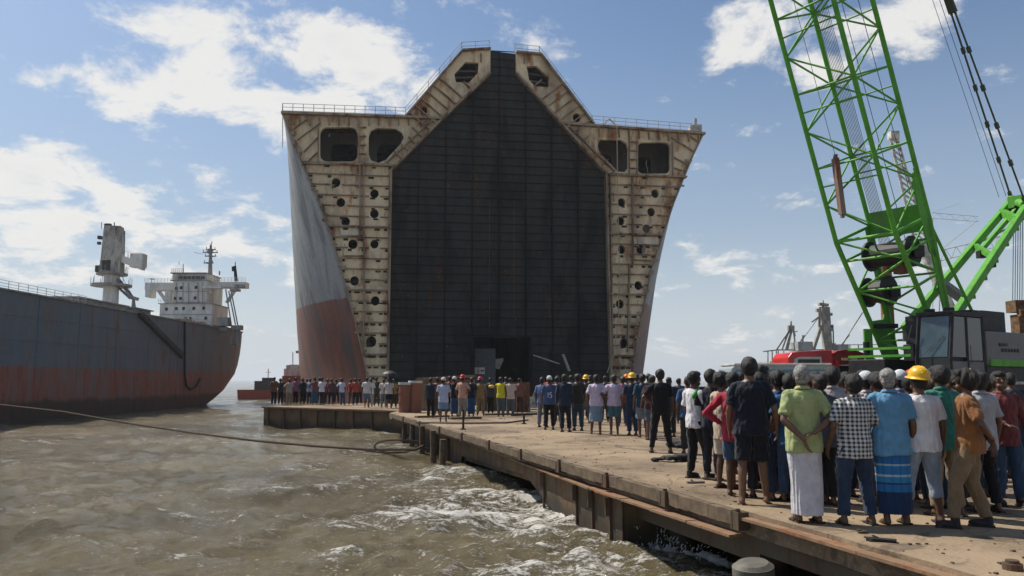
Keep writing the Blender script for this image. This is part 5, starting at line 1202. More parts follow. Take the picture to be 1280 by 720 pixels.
def person(px, pyf, H, yaw, top, bot, label, arms=('down', 'down'), hat=None, hair='short', skin=0, lod=2, group=None, head=(0, 0), stance=None, lean=0., shoes='sandal', z0=0., fat=1.0, deco=None, deckp=None):
    """top=(kind,colour[,pattern]); bot likewise; lod 2 near, 1 middle, 0 far"""
    PN[0] += 1; sd_ = PN[0]; rr = random.Random(sd_ * 7)
    c = gnd(px, pyf, z0)
    root = thing('person', c, label, 'person', group); root.rotation_euler = (0, 0, R(yaw)); k = H / 1.70
    root.scale = (k, k, k)
    root['_o'] = (0, 0, 0)
    vs = (.0085, .0125, .02)[2 - lod] if False else {2: .009, 1: .014, 0: .021}[lod]
    vb = vs if lod < 2 else .0078
    if lod < 2 or px > 1000: lean += rr.uniform(-.035, .05); head = (head[0] + rr.uniform(-22, 22), head[1] - rr.uniform(0, 10))
    if stance is None: stance = ((rr.uniform(-.02, .05), rr.uniform(-.05, .08)), (rr.uniform(-.02, .05), rr.uniform(-.05, .08)))
    hipz = .89
    hy, hp = R(head[0]), R(head[1])
    Lx = lambda v: Vector((v[0] + lean * .0, v[1] + lean * max(0, v[2] - .9), v[2]))
    HP = Vector((0, .0, 1.505)); HM = Matrix.Rotation(hy, 3, 'Z') @ Matrix.Rotation(-hp, 3, 'X') @ Matrix.Scale(1.075, 3)
    def hd(v): return Lx(HP) + Vector((0, .006, -.026)) + HM @ (Vector(v) - HP)
    B = MB(); sm = skinmat(skin)
    # trunk
    F_ = fat
    rings = [(.84, .13, .095), (.90, .158, .11), (.98, .15, .105), (1.07, .138, .10), (1.18, .155, .108), (1.29, .172, .112), (1.36, .165, .10), (1.405, .11, .08), (1.45, .055, .055), (1.50, .05, .052)]
    B.loft([(Lx((0, 0, z)), a * F_, b * F_) for z, a, b in rings], 18)
    for s in (-1, 1): B.caps(Lx((.08 * s, -.01, 1.375)), .055, Lx((.168 * s, -.01, 1.365)), .052)
    B.caps(Lx((0, -.012, 1.40)), .055, hd((0, -.005, 1.56)), .052)
    # head
    B.ell(hd((0, -.008, 1.605)), (.074, .094, .098), 18, 14, HM); B.caps(hd((0, .030, 1.555)), .060, hd((0, .048, 1.515)), .040); B.caps(hd((-.02, .055, 1.53)), .036, hd((.02, .055, 1.53)), .036)
    B.ell(hd((0, .050, 1.60)), (.055, .045, .06), 14, 10, HM)
    if lod:
        B.caps(hd((0, .092, 1.607)), .009, hd((0, .113, 1.572)), .013, 8)
        for s in (-1, 1): B.ell(hd((.077 * s, -.004, 1.585)), (.010, .019, .030), 10, 8, HM); B.caps(hd((.012 * s, .085, 1.618)), .011, hd((.042 * s, .078, 1.62)), .010, 8)
    legs = []
    for i, s in enumerate((-1, 1)):
        dx, dy = stance[i]; hip = Vector((.088 * s, 0, .88)); ank = Vector(((.10 + dx) * s, dy, .085)); kn = hip.lerp(ank, .50) + Vector((.0, .035 + abs(dy) * .15, 0))
        legs.append((hip, kn, ank))
        B.caps(hip, .088 * F_, kn, .056, 14); B.caps(kn, .054, kn.lerp(ank, .35) + Vector((0, -.012, 0)), .053, 12); B.caps(kn.lerp(ank, .35) + Vector((0, -.012, 0)), .052, ank, .035, 12)
        B.caps(ank, .036, ank + Vector((0, -.028, -.045)), .034, 10); B.caps(ank + Vector((0, .0, -.03)), .034, ank + Vector((.012 * s, .13, -.062)), .024, 10)
        if lod == 2:
            for j in range(5): B.caps(ank + Vector(((.028 - .0135 * j) * s, .135, -.066)), .011, ank + Vector(((.034 - .0155 * j) * s, .168 - .004 * (4 - j) + .002 * j, -.072)), .0085 if j < 4 else .0115, 8)
    armsp = []
    for i, s in enumerate((-1, 1)):
        el, wr, fd = ARM[arms[i]]; sh = Lx((.172 * s, -.01, 1.355)); j_ = Vector((rr.uniform(-.01, .012), rr.uniform(-.02, .02), rr.uniform(-.01, .01)))
        el = Lx(mir(el, s)) + j_; wr = Lx(mir(wr, s)) + j_ * .5; fd = mir(fd, s).normalized(); armsp.append((sh, el, wr))
        B.caps(sh, .050, el, .037, 12); B.caps(el, .038, el.lerp(wr, .35), .039, 12); B.caps(el.lerp(wr, .35), .038, wr, .025, 12)
        # palm and fingers
        inner = Vector((-s, 0, 0)) if abs(fd.z) > .5 else Vector((0, 0, -1)); side = fd.cross(inner).normalized()
        pc_ = wr + fd * .085
        if lod == 0: B.caps(wr, .024, pc_ + fd * .05, .022, 8)
        else:
            for o in (-.024, -.008, .008, .024): B.caps(wr + side * o * .6, .016, pc_ + side * o, .0125, 8)
            if lod == 2:
                for j, (o, ln_) in enumerate(((-.030, .062), (-.0105, .072), (.0105, .078), (.030, .070))):
                    a0 = pc_ + side * o; a1 = a0 + (fd + inner * .25).normalized() * ln_ * .5; a2 = a1 + (fd + inner * .95).normalized() * ln_ * .5
                    B.caps(a0, .0088, a1, .0082, 8); B.caps(a1, .0082, a2, .007, 8)
                sg = 1 if side.y > 0 else -1
                t0 = wr + fd * .03 + side * sg * .024; t1 = t0 + (fd * .7 + side * sg * .7 + inner * .3).normalized() * .042; B.caps(t0, .012, t1, .0098, 8); B.caps(t1, .0095, t1 + (fd * .9 + inner * .6).normalized() * .03, .008, 8)
            else: B.caps(pc_, .02, pc_ + (fd + inner * .4).normalized() * .06, .013, 8)
    X = MB()
    if lod:
        X.cur = 1
        for s in (-1, 1): X.ell(hd((.031 * s, .0875, 1.597)), (.012, .006, .0055), 10, 6, HM); X.beam(hd((.014 * s, .100, 1.621)), hd((.047 * s, .086, 1.622)), .006, .006)
        X.cur = 2; X.ell(hd((0, .098, 1.532)), (.022, .008, .008), 10, 6, HM)
    body = vox(B, vb, 3 if lod else 2, 'body', [sm, M_eye, M_lip], root, root, extra=X if lod else None)
    # hair
    if hair and hat not in ('yellow', 'orange', 'red') :
        Hh = MB(); big = {'short': 0, 'thick': .012, 'curly': .022, 'bald': -.004}.get(hair, 0)
        Hh.ell(hd((0, -.024, 1.625)), (.080 + big, .092 + big, .090 + big), 18, 12, HM); Hh.ell(hd((0, -.055, 1.575)), (.068 + big * .6, .052 + big * .6, .062), 14, 10, HM)
        if hair != 'bald' and hair != 'grey': Hh.ell(hd((0, .035, 1.672)), (.060 + big, .052 + big, .034 + big), 14, 8, HM)
        vox(Hh, vs if lod < 2 else .008, 1, 'hair', [M_ghair if hair == 'grey' else M_hair], root, root, fold=.006 if hair != 'curly' else .011, seed=sd_)
    if hat in ('yellow', 'orange', 'red'):
        Hh = MB(); Hh.ell(hd((0, -.045, 1.575)), (.07, .052, .055), 12, 8, HM); Hh.ell(hd((0, -.02, 1.60)), (.079, .09, .07), 12, 8, HM); vox(Hh, vs, 1, 'hair', [M_hair], root, root)
        k2 = MB(); n = 24; prof = [(0, .118), (.03, .116), (.06, .104), (.085, .083), (.102, .055), (.108, .022), (.110, 0), (.128, -.006), (.134, -.012), (.128, -.016), (.104, -.008)]
        V = []; 
        for (r_, z_) in prof:
            for i in range(n):
                a = 2 * math.pi * i / n; vis = 1 + (.16 * max(0, math.sin(a)) if r_ > .112 else 0); V.append(hd(Vector((r_ * .93 * math.cos(a), -.005 + r_ * 1.1 * vis * math.sin(a), 1.645 + z_ * 1.0))))
        k2.add(V, [(i * n + j, i * n + (j + 1) % n, (i + 1) * n + (j + 1) % n, (i + 1) * n + j) for i in range(len(prof) - 1) for j in range(n)])
        for x_ in (-.03, 0, .03): k2.path([hd((x_, -.005 + .118 * math.cos(t), 1.645 + .119 * math.sin(t) - abs(x_) * .12)) for t in np.linspace(.35, 2.8, 9)], .006, 6)
        ho = k2.build('hard_hat', HATS[hat], smooth_=True); ho.parent = root
    elif hat == 'white':
        k2 = MB(); k2.ell(hd((0, -.014, 1.645)), (.088, .106, .088), 18, 12, HM); vox(k2, vs, 1, 'cloth_cap', [M_capw], root, root, fold=.003, seed=sd_)
    elif hat == 'umbrella':
        pass
    # upper garment
    tk, tcol = top[0], top[1]; tp = top[2] if len(top) > 2 else 'plain'
    if tk != 'none':
        G = MB(); hem = {'tshirt': .80, 'shirt': .75, 'long': .76, 'vest': .80, 'open': .72}[tk]
        g_ = F_
        rg = [(hem, .192, .150), (hem + .02, .195, .153), (.92, .192, .148), (1.02, .178, .134), (1.15, .176, .130), (1.27, .188, .132), (1.345, .186, .122), (1.395, .135, .098), (1.425, .085, .078)]
        G.loft([(Lx((0, -.004, z)), a * g_, b * g_) for z, a, b in rg], 20)
        for i, s in enumerate((-1, 1)):
            sh, el, wr = armsp[i]
            G.caps(Lx((.09 * s, -.01, 1.365)), .068, sh, .066, 12)
            if tk == 'vest': continue
            if tk == 'long': G.caps(sh, .066, el, .053, 12); G.caps(el, .053, el.lerp(wr, .92), .038, 12)
            else:
                e_ = sh.lerp(el, .80 if tk != 'open' else 1); 
                q3 = (e_ - sh).normalized(); n3 = 12; qm = q3.to_track_quat('Z', 'Y').to_matrix()
                G.caps(sh, .067, sh.lerp(e_, .8), .062, 12); G.tube(sh, e_, .064, 14, .0655)
        gar = vox(G, vs, 2, 'shirt' if tk in ('shirt', 'long', 'open') else 'tshirt' if tk == 'tshirt' else 'vest', [fabric(tcol, tp)], root, root, fold=.009 if lod else .005, seed=sd_)
        if tk in ('shirt', 'long') and lod:
            k3 = MB(); n = 20; V = []
            for (r_, z_) in ((.078, 1.415), (.066, 1.455), (.072, 1.458), (.092, 1.425)):
                for i in range(n): a = 2 * math.pi * i / n; V.append(Lx((r_ * math.cos(a), -.006 + r_ * .95 * math.sin(a), z_ - .012 * math.sin(a))))
            k3.add(V, [(i * n + j, i * n + (j + 1) % n, ((i + 1) % 4) * n + (j + 1) % n, ((i + 1) % 4) * n + j) for i in range(4) for j in range(n)])
            co_ = k3.build('collar', fabric(tcol, tp), smooth_=True); co_.parent = gar
        if deco == 'yoke': 
            k3 = MB(); k3.path([Lx((x_, -.004 - .131 * math.sqrt(max(0, 1 - (x_ / .19) ** 2)) , 1.285 - .0)) for x_ in np.linspace(-.165, .165, 9)], .004, 5); q_ = k3.build('yoke_seam', fabric(tuple(x * .7 for x in tcol))); q_.parent = gar
        if deco == 'scarf':
            k3 = MB(); k3.caps(Lx((.07, .09, 1.31)), .035, Lx((.13, -.02, 1.41)), .04); k3.caps(Lx((.13, -.02, 1.41)), .04, Lx((.10, -.11, 1.30)), .035); vox(k3, .01, 2, 'green_print', [fabric((.05, .30, .06))], gar, root, fold=.004, seed=sd_)
        if deco == 'number':
            k3 = MB(); y_ = -.139
            for seg in (((-.05, 1.02), (-.05, 1.18)), ((-.065, 1.165), (-.05, 1.18)), ((.01, 1.18), (.07, 1.18)), ((.01, 1.18), (.01, 1.11)), ((.01, 1.11), (.06, 1.11)), ((.065, 1.10), (.065, 1.03)), ((.06, 1.02), (.0, 1.02))):
                k3.beam((seg[0][0], y_, seg[0][1]), (seg[1][0], y_, seg[1][1]), .02, .02, up=(0, 1, 0))
            q_ = k3.build('jersey_number', fabric((.7, .72, .78))); q_.parent = gar
    # lower garment
    bk_, bcol = bot[0], bot[1]; bp_ = bot[2] if len(bot) > 2 else 'plain'
    if bk_ in ('lungi', 'dhoti', 'halflungi'):
        G = MB(); mid = (legs[0][2] + legs[1][2]) / 2; zl = {'lungi': .13, 'dhoti': .085, 'halflungi': .36}[bk_]; w_ = abs(legs[1][2].x - legs[0][2].x) / 2
        G.loft([((mid.x * .8, mid.y * .8, zl), w_ + .075, .115 + abs(legs[0][2].y - legs[1][2].y) / 2), ((mid.x * .6, mid.y * .6, .45), w_ + .08, .125), ((0, .01, .70), .185, .14), ((0, 0, .86), .180, .138), ((0, 0, 1.0), .168, .122)], 24)
        vox(G, vs, 2, 'lungi' if bk_ != 'dhoti' else 'dhoti', [fabric(bcol, bp_)], root, root, fold=-.008 if lod else -.006, seed=sd_ + 3)
    elif bk_ != 'none':
        G = MB(); G.loft([((0, -.002, z), a * F_, b * F_) for z, a, b in ((.80, .165, .118), (.88, .178, .130), (.96, .168, .122), (1.02, .155, .113))], 18)
        for (hip, kn, ank) in legs:
            G.caps(hip, .103 * F_, hip.lerp(kn, .5), .094, 14)
            if bk_ == 'shorts': e_ = hip.lerp(kn, .95); G.tube(hip.lerp(kn, .3), e_, .098, 16, .092)
            else:
                G.caps(hip.lerp(kn, .5), .092, kn, .078, 14); end = .50 if bk_ == 'cropped' else .93
                e_ = kn.lerp(ank, end); G.tube(kn, e_, .076, 16, .066 if bk_ != 'slim' else .056); G.caps(kn, .076, kn.lerp(e_, .7), .064)
        vox(G, vs, 2, 'shorts' if bk_ == 'shorts' else 'trousers', [fabric(bcol, bp_)], root, root, fold=.009 if lod else .004, seed=sd_ + 5)
    # footwear
    if shoes and lod:
        for i, s in enumerate((-1, 1)):
            ank = legs[i][2]; k4 = MB(); prof = [(-.040, -.075), (.040, -.075), (.038, .03), (.050, .12), (.034, .185), (-.026, .185), (-.045, .12), (-.036, .03)]
            k4.poly(prof, [], lambda x, y, t: Vector((ank.x + x * s, ank.y + y, t)), -.002, .020)
            if shoes == 'shoe': k4.ell((ank.x, ank.y + .06, .04), (.045, .125, .045), 14, 8); k4.tube((ank.x, ank.y - .02, .03), (ank.x, ank.y - .015, .11), .045, 12)
            else: k4.path([Vector((ank.x - .045, ank.y + .04, .01)), Vector((ank.x - .02, ank.y + .07, .065)), Vector((ank.x + .02, ank.y + .07, .065)), Vector((ank.x + .045, ank.y + .04, .01))], .010, 6)
            q_ = k4.build('shoe' if shoes == 'shoe' else 'sandal', M_shoe if shoes == 'shoe' else M_sand); q_.parent = root
    return root

NG = 'people in the near crowd'; MG = 'people in the middle crowd'; DG = 'people by the ship doorway'; BG = 'people on the left barge'; FG = 'people deep inside the near crowd'
navy = (.012, .014, .024); blk = (.012, .012, .014); wht = (.58, .58, .58); jean = (.022, .038, .075); ltj = (.26, .31, .38); khaki = (.20, .14, .08)
P = person
# ---- near crowd
P(1009, 653, 1.67, 4, ('shirt', (.36, .41, .18)), ('dhoti', (.55, .53, .56)), 'person in a yellow green shirt and long white wrap with one arm behind the back', arms=('backlow', 'back'), hair='grey', group=NG, fat=1.04, deco='yoke', skin=1)
P(942, 630, 1.77, -14, ('tshirt', navy), ('shorts', navy), 'person in a dark navy T-shirt and navy knee shorts seen from behind', arms=('down', 'loose'), group=NG, fat=1.1, skin=1, hair='thick', shoes=None, stance=((.03, -.08), (.05, .06)))
P(1073, 656, 1.56, 2, ('shirt', (.60, .60, .58), 'check'), ('jeans', jean, 'denim'), 'person in a black and white checked shirt and blue jeans', arms=('loose', 'loose'), group=NG, fat=1.03, hair='thick', stance=((.06, 0), (.06, .0)))
P(1119, 656, 1.63, -6, ('shirt', (.11, .27, .43)), ('lungi', (.03, .12, .3), 'lungi'), 'person in a sky blue shirt and blue striped wrap, greying hair', arms=('down', 'down'), hair='grey', group=NG, fat=1.08, shoes=None)
P(1158, 655, 1.60, -4, ('tshirt', (.60, .59, .61)), ('cropped', ltj), 'person in a yellow hard hat, white T-shirt and rolled pale jeans', arms=('down', 'down'), hat='yellow', group=NG, fat=1.08, stance=((.12, -.02), (.07, .02)))
P(1219, 660, 1.60, 62, ('tshirt', (.22, .09, .03)), ('trousers', khaki), 'person in an orange brown T-shirt and khaki trousers turned to the left', arms=('back', 'backlow'), hair='curly', group=NG, stance=((.04, .20), (.02, -.12)), head=(8, -6), shoes='shoe')
P(1261, 632, 1.60, 168, ('long', (.15, .035, .035), 'finecheck'), ('jeans', (.03, .06, .11), 'denim'), 'person in a maroon shirt and blue jeans facing the camera at the right edge', arms=('loose', 'front'), hair='thick', group=NG, head=(0, -8), shoes='shoe')
P(1187, 646, 1.66, 12, ('shirt', (.03, .17, .13)), ('trousers', (.24, .18, .11)), 'person in a teal shirt and beige trousers between the hard hat and the orange T-shirt', arms=('down', 'loose'), hair='thick', group=NG, fat=.95)
P(1233, 640, 1.60, 10, ('shirt', (.33, .34, .36)), ('trousers', blk), 'person in a pale grey shirt hidden behind the orange brown T-shirt', hair='curly', group=NG, lod=1)
P(1245, 622, 1.56, -20, ('shirt', (.50, .24, .24), 'finecheck'), ('jeans', jean), 'person in a pale pink checked shirt just left of the maroon shirt', group=NG, lod=1)
P(871, 598, 1.63, -62, ('tshirt', (.60, .58, .60)), ('slim', blk), 'person in a white T-shirt with green print and dark jeans, arms folded', arms=('front', 'cross'), hair='thick', group=NG, deco='scarf', stance=((.02, -.03), (.03, .12)), shoes='shoe', fat=.9)
P(892, 600, 1.66, -35, ('tshirt', navy), ('slim', (.02, .024, .034)), 'person in a navy T-shirt half hidden behind the white and green T-shirt', hair='thick', group=NG, fat=.95, head=(10, -5))
P(906, 611, 1.60, -68, ('open', (.42, .34, .25)), ('shorts', (.50, .42, .34)), 'thin person in a cream shirt and pale wrap over red shorts, bare legs', arms=('cross', 'front'), hair='curly', group=NG, fat=.82, skin=0, stance=((.0, -.02), (.0, .08)))
P(921, 621, 1.60, -30, ('long', (.36, .025, .05)), ('shorts', (.04, .08, .14)), 'person in a crimson shirt and blue shorts beside the dark navy T-shirt', arms=('hip', 'front'), hair='thick', group=NG, fat=.92, shoes=None)
P(957, 612, 1.70, -52, ('tshirt', (.02, .03, .055)), ('trousers', navy), 'person seen in profile just right of the dark navy T-shirt', hair='thick', group=NG, head=(-14, 0))
P(977, 626, 1.62, 8, ('tshirt', (.015, .05, .15)), ('jeans', (.02, .035, .07)), 'person in a royal blue T-shirt left of the green shirt', arms=('front', 'front'), hair='thick', group=NG)
P(993, 628, 1.58, -4, ('shirt', (.03, .10, .22)), ('jeans', (.03, .06, .12), 'denim'), 'person in a denim blue shirt and jeans half behind the green shirt', hair='thick', group=NG, lod=1)
P(1031, 632, 1.58, 14, ('shirt', (.05, .055, .07)), ('trousers', blk), 'person in a dark grey shirt close behind the right shoulder of the green shirt', group=NG, lod=1)
P(1047, 630, 1.66, -3, ('shirt', (.36, .33, .36)), ('trousers', (.05, .04, .04)), 'person in a pale grey shirt between the green and the checked shirts', hair='thick', group=NG)
P(1091, 628, 1.60, 6, ('shirt', (.50, .45, .46)), ('trousers', (.04, .04, .05)), 'person in a white cap between the checked and the sky blue shirts', hat='white', group=NG)
P(1134, 624, 1.62, -8, ('shirt', (.20, .24, .34)), ('jeans', jean), 'person in a pale cap between the sky blue shirt and the hard hat', hat='white', group=NG)
P(1146, 596, 1.62, 0, ('tshirt', (.05, .04, .06)), ('trousers', blk), 'person in a red hard hat behind the yellow hard hat', hat='red', group=FG, lod=1)
P(1218, 588, 1.64, 0, ('tshirt', (.06, .07, .10)), ('trousers', blk), 'person in a small yellow hard hat farther back before the crane cab', hat='yellow', group=FG, lod=1)
P(1176, 615, 1.66, -5, ('tshirt', navy), ('trousers', blk), 'person in a navy T-shirt behind the teal shirt', hair='thick', group=FG, lod=1)
fill = [(928, 592, 1.62, (.05, .05, .06), 'person in a charcoal T-shirt behind the crimson shirt'), (965, 596, 1.64, (.30, .32, .36), 'person in a light grey T-shirt deep behind the royal blue T-shirt'),
        (1012, 592, 1.60, (.08, .03, .03), 'person in a dark red shirt straight behind the green shirt'), (1025, 605, 1.62, (.03, .05, .10), 'person in a blue black shirt behind the green shirt'),
        (1062, 600, 1.63, (.10, .05, .03), 'person in a brown shirt behind the pale grey shirt'), (1078, 610, 1.58, (.04, .05, .07), 'person in a slate shirt behind the checked shirt'),
        (1104, 604, 1.62, (.03, .03, .04), 'person in a black shirt behind the white cap'), (1124, 600, 1.60, (.25, .22, .20), 'person in a taupe shirt behind the pale cap'),
        (1165, 592, 1.62, (.20, .05, .04), 'person in a brick red shirt behind the navy T-shirt'), (1200, 604, 1.62, (.05, .08, .12), 'person in a steel blue shirt behind the orange brown T-shirt'),
        (1213, 616, 1.63, (.02, .02, .02), 'curly haired person in black behind the orange brown T-shirt'), (1083, 580, 1.66, (.30, .05, .06), 'person in a bright red shirt far back below the red truck'),
        (1100, 578, 1.60, (.07, .07, .08), 'person in a grey black shirt far back below the red truck'), (1052, 580, 1.62, (.02, .03, .05), 'person in a midnight blue shirt far back below the red truck'),
        (985, 584, 1.60, (.10, .10, .12), 'person in an ash grey shirt far back below the minibus'), (1228, 600, 1.60, (.12, .20, .30), 'person in a light blue shirt far back below the crane body'),
        (1272, 598, 1.62, (.03, .04, .05), 'person in a dark shirt at the right frame edge behind the maroon shirt'), (944, 584, 1.58, (.04, .10, .12), 'person in a petrol green shirt far back below the minibus'),
        (952, 622, 1.60, (.022, .022, .03), 'person in a black shirt tucked between the navy and the royal blue T-shirts'), (1060, 622, 1.60, (.03, .03, .04), 'person in a charcoal shirt tucked behind the left shoulder of the checked shirt'),
        (1105, 632, 1.58, (.06, .07, .10), 'person in a slate blue shirt tucked between the checked and sky blue shirts'), (1145, 634, 1.56, (.04, .05, .12), 'person in an indigo shirt tucked between the sky blue shirt and the white T-shirt'),
        (1174, 636, 1.56, (.10, .08, .05), 'person in an umber shirt tucked right of the white T-shirt'), (1201, 634, 1.60, (.18, .15, .11), 'person in a sand shirt tucked behind the shoulder of the orange brown T-shirt'),
        (1020, 616, 1.60, (.02, .03, .05), 'person in a blue black vest tucked right of the green shirt'), (1036, 600, 1.64, (.12, .12, .13), 'person in a mid grey shirt in the third row right of the green shirt'),
        (1115, 590, 1.62, (.09, .03, .04), 'person in an oxblood shirt in the fourth row behind the white cap'), (1150, 614, 1.60, (.02, .02, .03), 'person in a black vest in the third row behind the hard hat'),
        (970, 606, 1.62, (.07, .09, .12), 'person in a blue grey shirt in the third row left of the green shirt'), (1190, 590, 1.62, (.14, .14, .15), 'person in a silver grey shirt in the fourth row before the cab')]
for i, (px, pf, H_, c_, lab) in enumerate(fill):
    P(px, pf, H_, random.Random(i).uniform(-30, 30), ('shirt' if i % 2 else 'tshirt', c_), (('trousers', (.025, .025, .03)), ('jeans', jean), ('lungi', (.10, .05, .05)))[i % 3], lab, hair=('thick', 'short', 'curly')[i % 3], group=FG, lod=1, arms=(('down', 'down'), ('front', 'front'), ('loose', 'hip'))[i % 3])
# ---- middle crowd
P(827, 566, 1.72, -6, ('tshirt', blk), ('slim', blk), 'tall person in a black T-shirt and black trousers standing apart on the deck', arms=('hip', 'down'), hair='thick', group=MG, stance=((.10, .0), (.08, -.02)), skin=0)
P(746, 543, 1.66, 0, ('tshirt', (.52, .44, .56)), ('halflungi', (.16, .24, .33)), 'left of the two people in pale lilac T-shirts, checked short wrap', arms=('loose', 'down'), group=MG, lod=1, fat=1.05, shoes=None)
P(768, 543, 1.66, 3, ('tshirt', (.52, .44, .56)), ('shorts', (.07, .15, .19)), 'right of the two people in pale lilac T-shirts, teal shorts', arms=('hip', 'down'), group=MG, lod=1, fat=1.05, shoes=None)
P(804, 547, 1.66, 10, ('tshirt', (.018, .055, .085)), ('shorts', (.16, .19, .23)), 'person in a dark teal T-shirt and grey denim shorts', group=MG, lod=1, hair='thick', shoes=None)
P(791, 544, 1.66, 0, ('tshirt', (.02, .03, .06)), ('jeans', jean), 'person in a yellow hard hat and navy T-shirt left of the dark teal T-shirt', hat='yellow', group=MG, lod=1)
P(722, 538, 1.68, 5, ('tshirt', (.03, .027, .02)), ('jeans', (.025, .05, .075)), 'person in a dark olive T-shirt and blue jeans', group=MG, lod=1, fat=1.1, hair='thick', arms=('front', 'front'))
P(706, 540, 1.68, -12, ('long', (.016, .026, .05)), ('trousers', navy), 'person in a long sleeved dark blue shirt left of the olive T-shirt', group=MG, lod=1)
P(687, 537, 1.62, 0, ('tshirt', (.05, .09, .18)), ('trousers', blk), 'person in a blue jersey with a number and a pale cap', hat='white', group=MG, lod=1, deco='number')
P(678, 534, 1.60, -20, ('tshirt', (.10, .14, .28)), ('trousers', (.14, .15, .19)), 'person in a blue T-shirt and grey trousers at the left end of the middle crowd', group=MG, lod=1)
mf = [(697, 531, 1.62, (.45, .28, .32), None, 'person in a pink T-shirt behind the numbered jersey'), (714, 528, 1.68, (.30, .36, .48), None, 'person in a pale blue shirt behind the dark blue shirt'),
      (733, 530, 1.64, (.04, .05, .03), 'yellow', 'person in a yellow hard hat left of the lilac T-shirts'), (757, 528, 1.66, (.03, .04, .05), None, 'person in black between the two lilac T-shirts'),
      (779, 533, 1.62, (.30, .05, .05), None, 'person in a red shirt right of the lilac T-shirts'), (784, 530, 1.66, (.30, .30, .36), 'orange', 'person in an orange hard hat behind the red shirt'),
      (797, 532, 1.70, (.02, .04, .09), None, 'person in a dark blue T-shirt straight behind the dark teal T-shirt'), (812, 540, 1.70, (.012, .014, .02), None, 'dark clad person whose head rises left of the tall black T-shirt'),
      (816, 550, 1.62, (.06, .012, .02), None, 'person in a dark maroon T-shirt close left of the tall black T-shirt'), (838, 546, 1.58, (.02, .025, .035), None, 'person in charcoal right behind the tall black T-shirt'),
      (686, 524, 1.68, (.35, .06, .05), None, 'person in a red shirt farthest back left of the middle crowd'), (697, 523, 1.68, (.05, .05, .06), None, 'person in dark grey farthest back behind the pink T-shirt'),
      (724, 524, 1.72, (.05, .04, .03), None, 'person in a brown shirt farthest back behind the olive T-shirt'), (738, 524, 1.70, (.02, .02, .02), None, 'person in black farthest back left of the lilac T-shirts'),
      (766, 523, 1.68, (.10, .10, .08), None, 'person in khaki farthest back behind the lilac T-shirts'), (862, 568, 1.58, (.03, .08, .18), None, 'person in a blue T-shirt standing behind the white and green T-shirt'),
      (850, 530, 1.56, (.05, .06, .08), None, 'person in dark clothes far back near the sea edge'), (789, 522, 1.64, (.22, .03, .03), None, 'person in a red T-shirt farthest back below the hull corner')]
for i, (px, pf, H_, c_, ht, lab) in enumerate(mf):
    P(px, pf, H_, random.Random(i + 50).uniform(-25, 25), ('tshirt', c_), (('trousers', (.03, .03, .035)), ('jeans', (.03, .05, .08)), ('shorts', (.08, .10, .12)))[i % 3], lab, hat=ht, group=MG, lod=1 if pf > 540 else 0, hair=('thick', 'short')[i % 2], arms=(('down', 'down'), ('front', 'cross'), ('loose', 'hip'))[i % 3])
# ---- by the doorway
dg = [(538, 523, ('vest', (.02, .03, .05)), ('trousers', blk), None, 'person in a navy vest and black trousers at the left end of the row'), (554, 528, ('shirt', (.40, .45, .58)), ('shorts', (.16, .26, .42)), 'white', 'person in a pale blue shirt and blue shorts with a pale cap'),
      (546, 520, ('tshirt', (.28, .10, .06)), ('trousers', (.10, .07, .05)), None, 'person in a rust T-shirt between the navy vest and the pale blue shirt'), (562, 519, ('tshirt', (.22, .04, .04)), ('trousers', blk), None, 'person in a dark red T-shirt right of the pale blue shirt'),
      (568, 521, ('tshirt', blk), ('lungi', (.03, .06, .14)), 'white', 'person in a black T-shirt and blue wrap with a pale cap'), (578, 523, ('tshirt', (.50, .28, .20)), ('trousers', (.24, .21, .18)), 'red', 'person in a red helmet and salmon T-shirt'),
      (589, 521, ('tshirt', (.015, .018, .03)), ('lungi', (.02, .06, .15)), None, 'person in a black blue T-shirt and deep blue wrap'), (600, 520, ('shirt', (.28, .18, .09)), ('trousers', (.22, .16, .09)), 'red', 'person in an ochre shirt with a red and pink head cloth'),
      (613, 518, ('tshirt', (.05, .05, .06)), ('trousers', blk), None, 'person in grey black holding a yellow object before the doorway'), (626, 521, ('vest', (.62, .55, .02)), ('trousers', (.08, .10, .12)), None, 'person in a bright yellow vest before the doorway'),
      (638, 520, ('shirt', (.58, .46, .42)), ('jeans', (.10, .12, .15)), None, 'person in a cream shirt right of the yellow vest'), (632, 517, ('tshirt', (.10, .12, .25)), ('trousers', blk), None, 'person in a violet T-shirt between the yellow vest and the cream shirt'),
      (650, 517, ('tshirt', (.20, .09, .07)), ('trousers', (.06, .04, .03)), None, 'person in a brown T-shirt behind the tall crate')]
for i, (px, pf, t_, b_, ht, lab) in enumerate(dg):
    P(px, pf, random.Random(i + 90).uniform(1.58, 1.70), random.Random(i + 9).uniform(-25, 25), t_, b_, lab, hat=ht, group=DG, lod=0, arms=(('down', 'down'), ('phone', 'front'), ('loose', 'hip'))[i % 3])
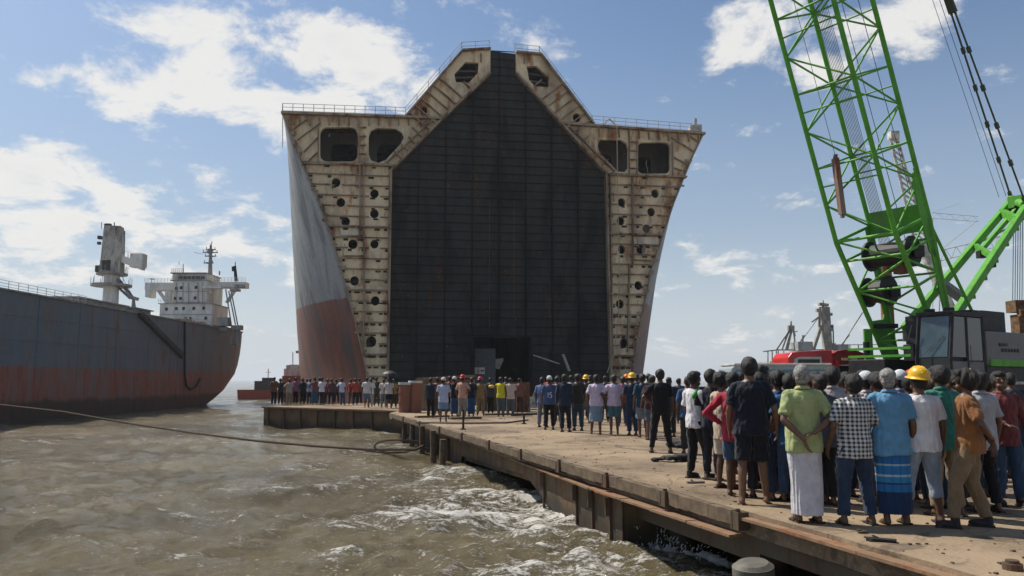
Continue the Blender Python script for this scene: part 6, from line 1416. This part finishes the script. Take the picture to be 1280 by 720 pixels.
# ---- on the left barge
bg_ = [(342, 506.5, (.13, .06, .03), blk, 'brown T-shirt, first from the left'), (350, 506, (.03, .035, .05), blk, 'slate T-shirt, second from the left'), (355, 505.5, (.30, .12, .08), (.12, .08, .06), 'rust vest, shorter, beside the slate T-shirt'),
       (361, 506.5, (.30, .27, .22), (.2, .17, .13), 'beige shirt and beige trousers'), (369, 505.5, (.26, .10, .18), blk, 'purple pink T-shirt'), (378, 506, blk, blk, 'plain black shirt and trousers'),
       (387, 505.5, (.30, .48, .68), (.02, .03, .06), 'bright light blue T-shirt'), (393, 506, (.16, .06, .05), (.03, .09, .16), 'brown red T-shirt and blue wrap'), (402, 506.5, (.58, .56, .62), blk, 'clean white T-shirt and black trousers'),
       (409, 505.5, (.20, .04, .05), (.05, .03, .04), 'wine red T-shirt'), (414, 506, (.10, .05, .06), blk, 'dark plum T-shirt'), (427, 506.5, (.50, .52, .66), (.03, .07, .14), 'lavender white T-shirt and blue trousers'),
       (438, 506, (.25, .05, .04), (.10, .08, .07), 'bright red T-shirt'), (444, 506.5, (.34, .06, .04), blk, 'scarlet T-shirt and black trousers'), (458, 510, (.60, .58, .56), (.08, .15, .24), 'white shirt and blue shorts, bare calves'),
       (463, 509, (.62, .62, .60), (.3, .3, .3), 'white shirt and grey trousers'), (470, 508, (.04, .05, .04), (.05, .05, .04), 'dark olive clothes'), (479, 510, (.55, .50, .46), (.16, .17, .18), 'cream T-shirt left of the umbrella'),
       (486, 510.5, (.58, .54, .55), blk, 'white T-shirt and black shorts, first under the umbrella'), (492, 510, (.36, .24, .06), (.05, .04, .03), 'mustard yellow shirt beside the umbrella'), (383, 503.5, (.20, .16, .08), blk, 'khaki shirt in the second row'),
       (420, 504, (.06, .05, .05), blk, 'charcoal shirt in the second row'), (449, 505, (.10, .07, .05), blk, 'earth brown shirt in the second row'), (399, 503.5, (.05, .07, .12), blk, 'steel blue shirt in the second row')]
for i, (px, pf, c_, b_, lab) in enumerate(bg_):
    H_ = random.Random(i + 70).uniform(1.56, 1.70) if i != 2 else 1.42
    P(px, pf, H_, random.Random(i + 20).uniform(-25, 25), ('tshirt', c_), (('shorts', 'trousers', 'lungi')[0 if 'shorts' in lab else 2 if 'wrap' in lab else 1], b_), 'person on the left barge in ' + lab, group=BG, lod=0, arms=(('down', 'down'), ('front', 'front'), ('loose', 'down'), ('hip', 'down'))[i % 4])
flush()
# things people hold or wear on top
c = atY(487, 468, gnd(486, 510.5).y - .25)
um = thing('umbrella', c, 'open black umbrella held over people at the right end of the barge', 'umbrella')
k = MB(); n = 16; V = []
for j in range(5):
    t = j / 4; r_ = .48 * math.sin(t * 1.35); z = .30 * math.cos(t * 1.45)
    for i in range(n): V.append(c + Vector((r_ * math.cos(2 * math.pi * i / n), r_ * math.sin(2 * math.pi * i / n), z - .1)))
k.add(V, [(j * n + i, j * n + (i + 1) % n, (j + 1) * n + (i + 1) % n, (j + 1) * n + i) for j in range(4) for i in range(n)]); q_ = k.build('canopy', M_black, um); q_.modifiers.new('t', 'SOLIDIFY').thickness = .01
k = MB(); k.tube(c + Vector((0, 0, .24)), c + Vector((0, 0, -.55)), .012, 6); k.build('shaft', M_rust, um)
c = gnd(613, 518); k = MB(); k.ell(c + Vector((.05, -.22, 1.22)), (.14, .08, .075), 12, 8); solo(k, 'yellow_helmet', HATS['yellow'], 'yellow helmet held at chest height before the ship doorway', 'helmet', loc=c + Vector((.05, -.22, 1.22)), smooth_=True)
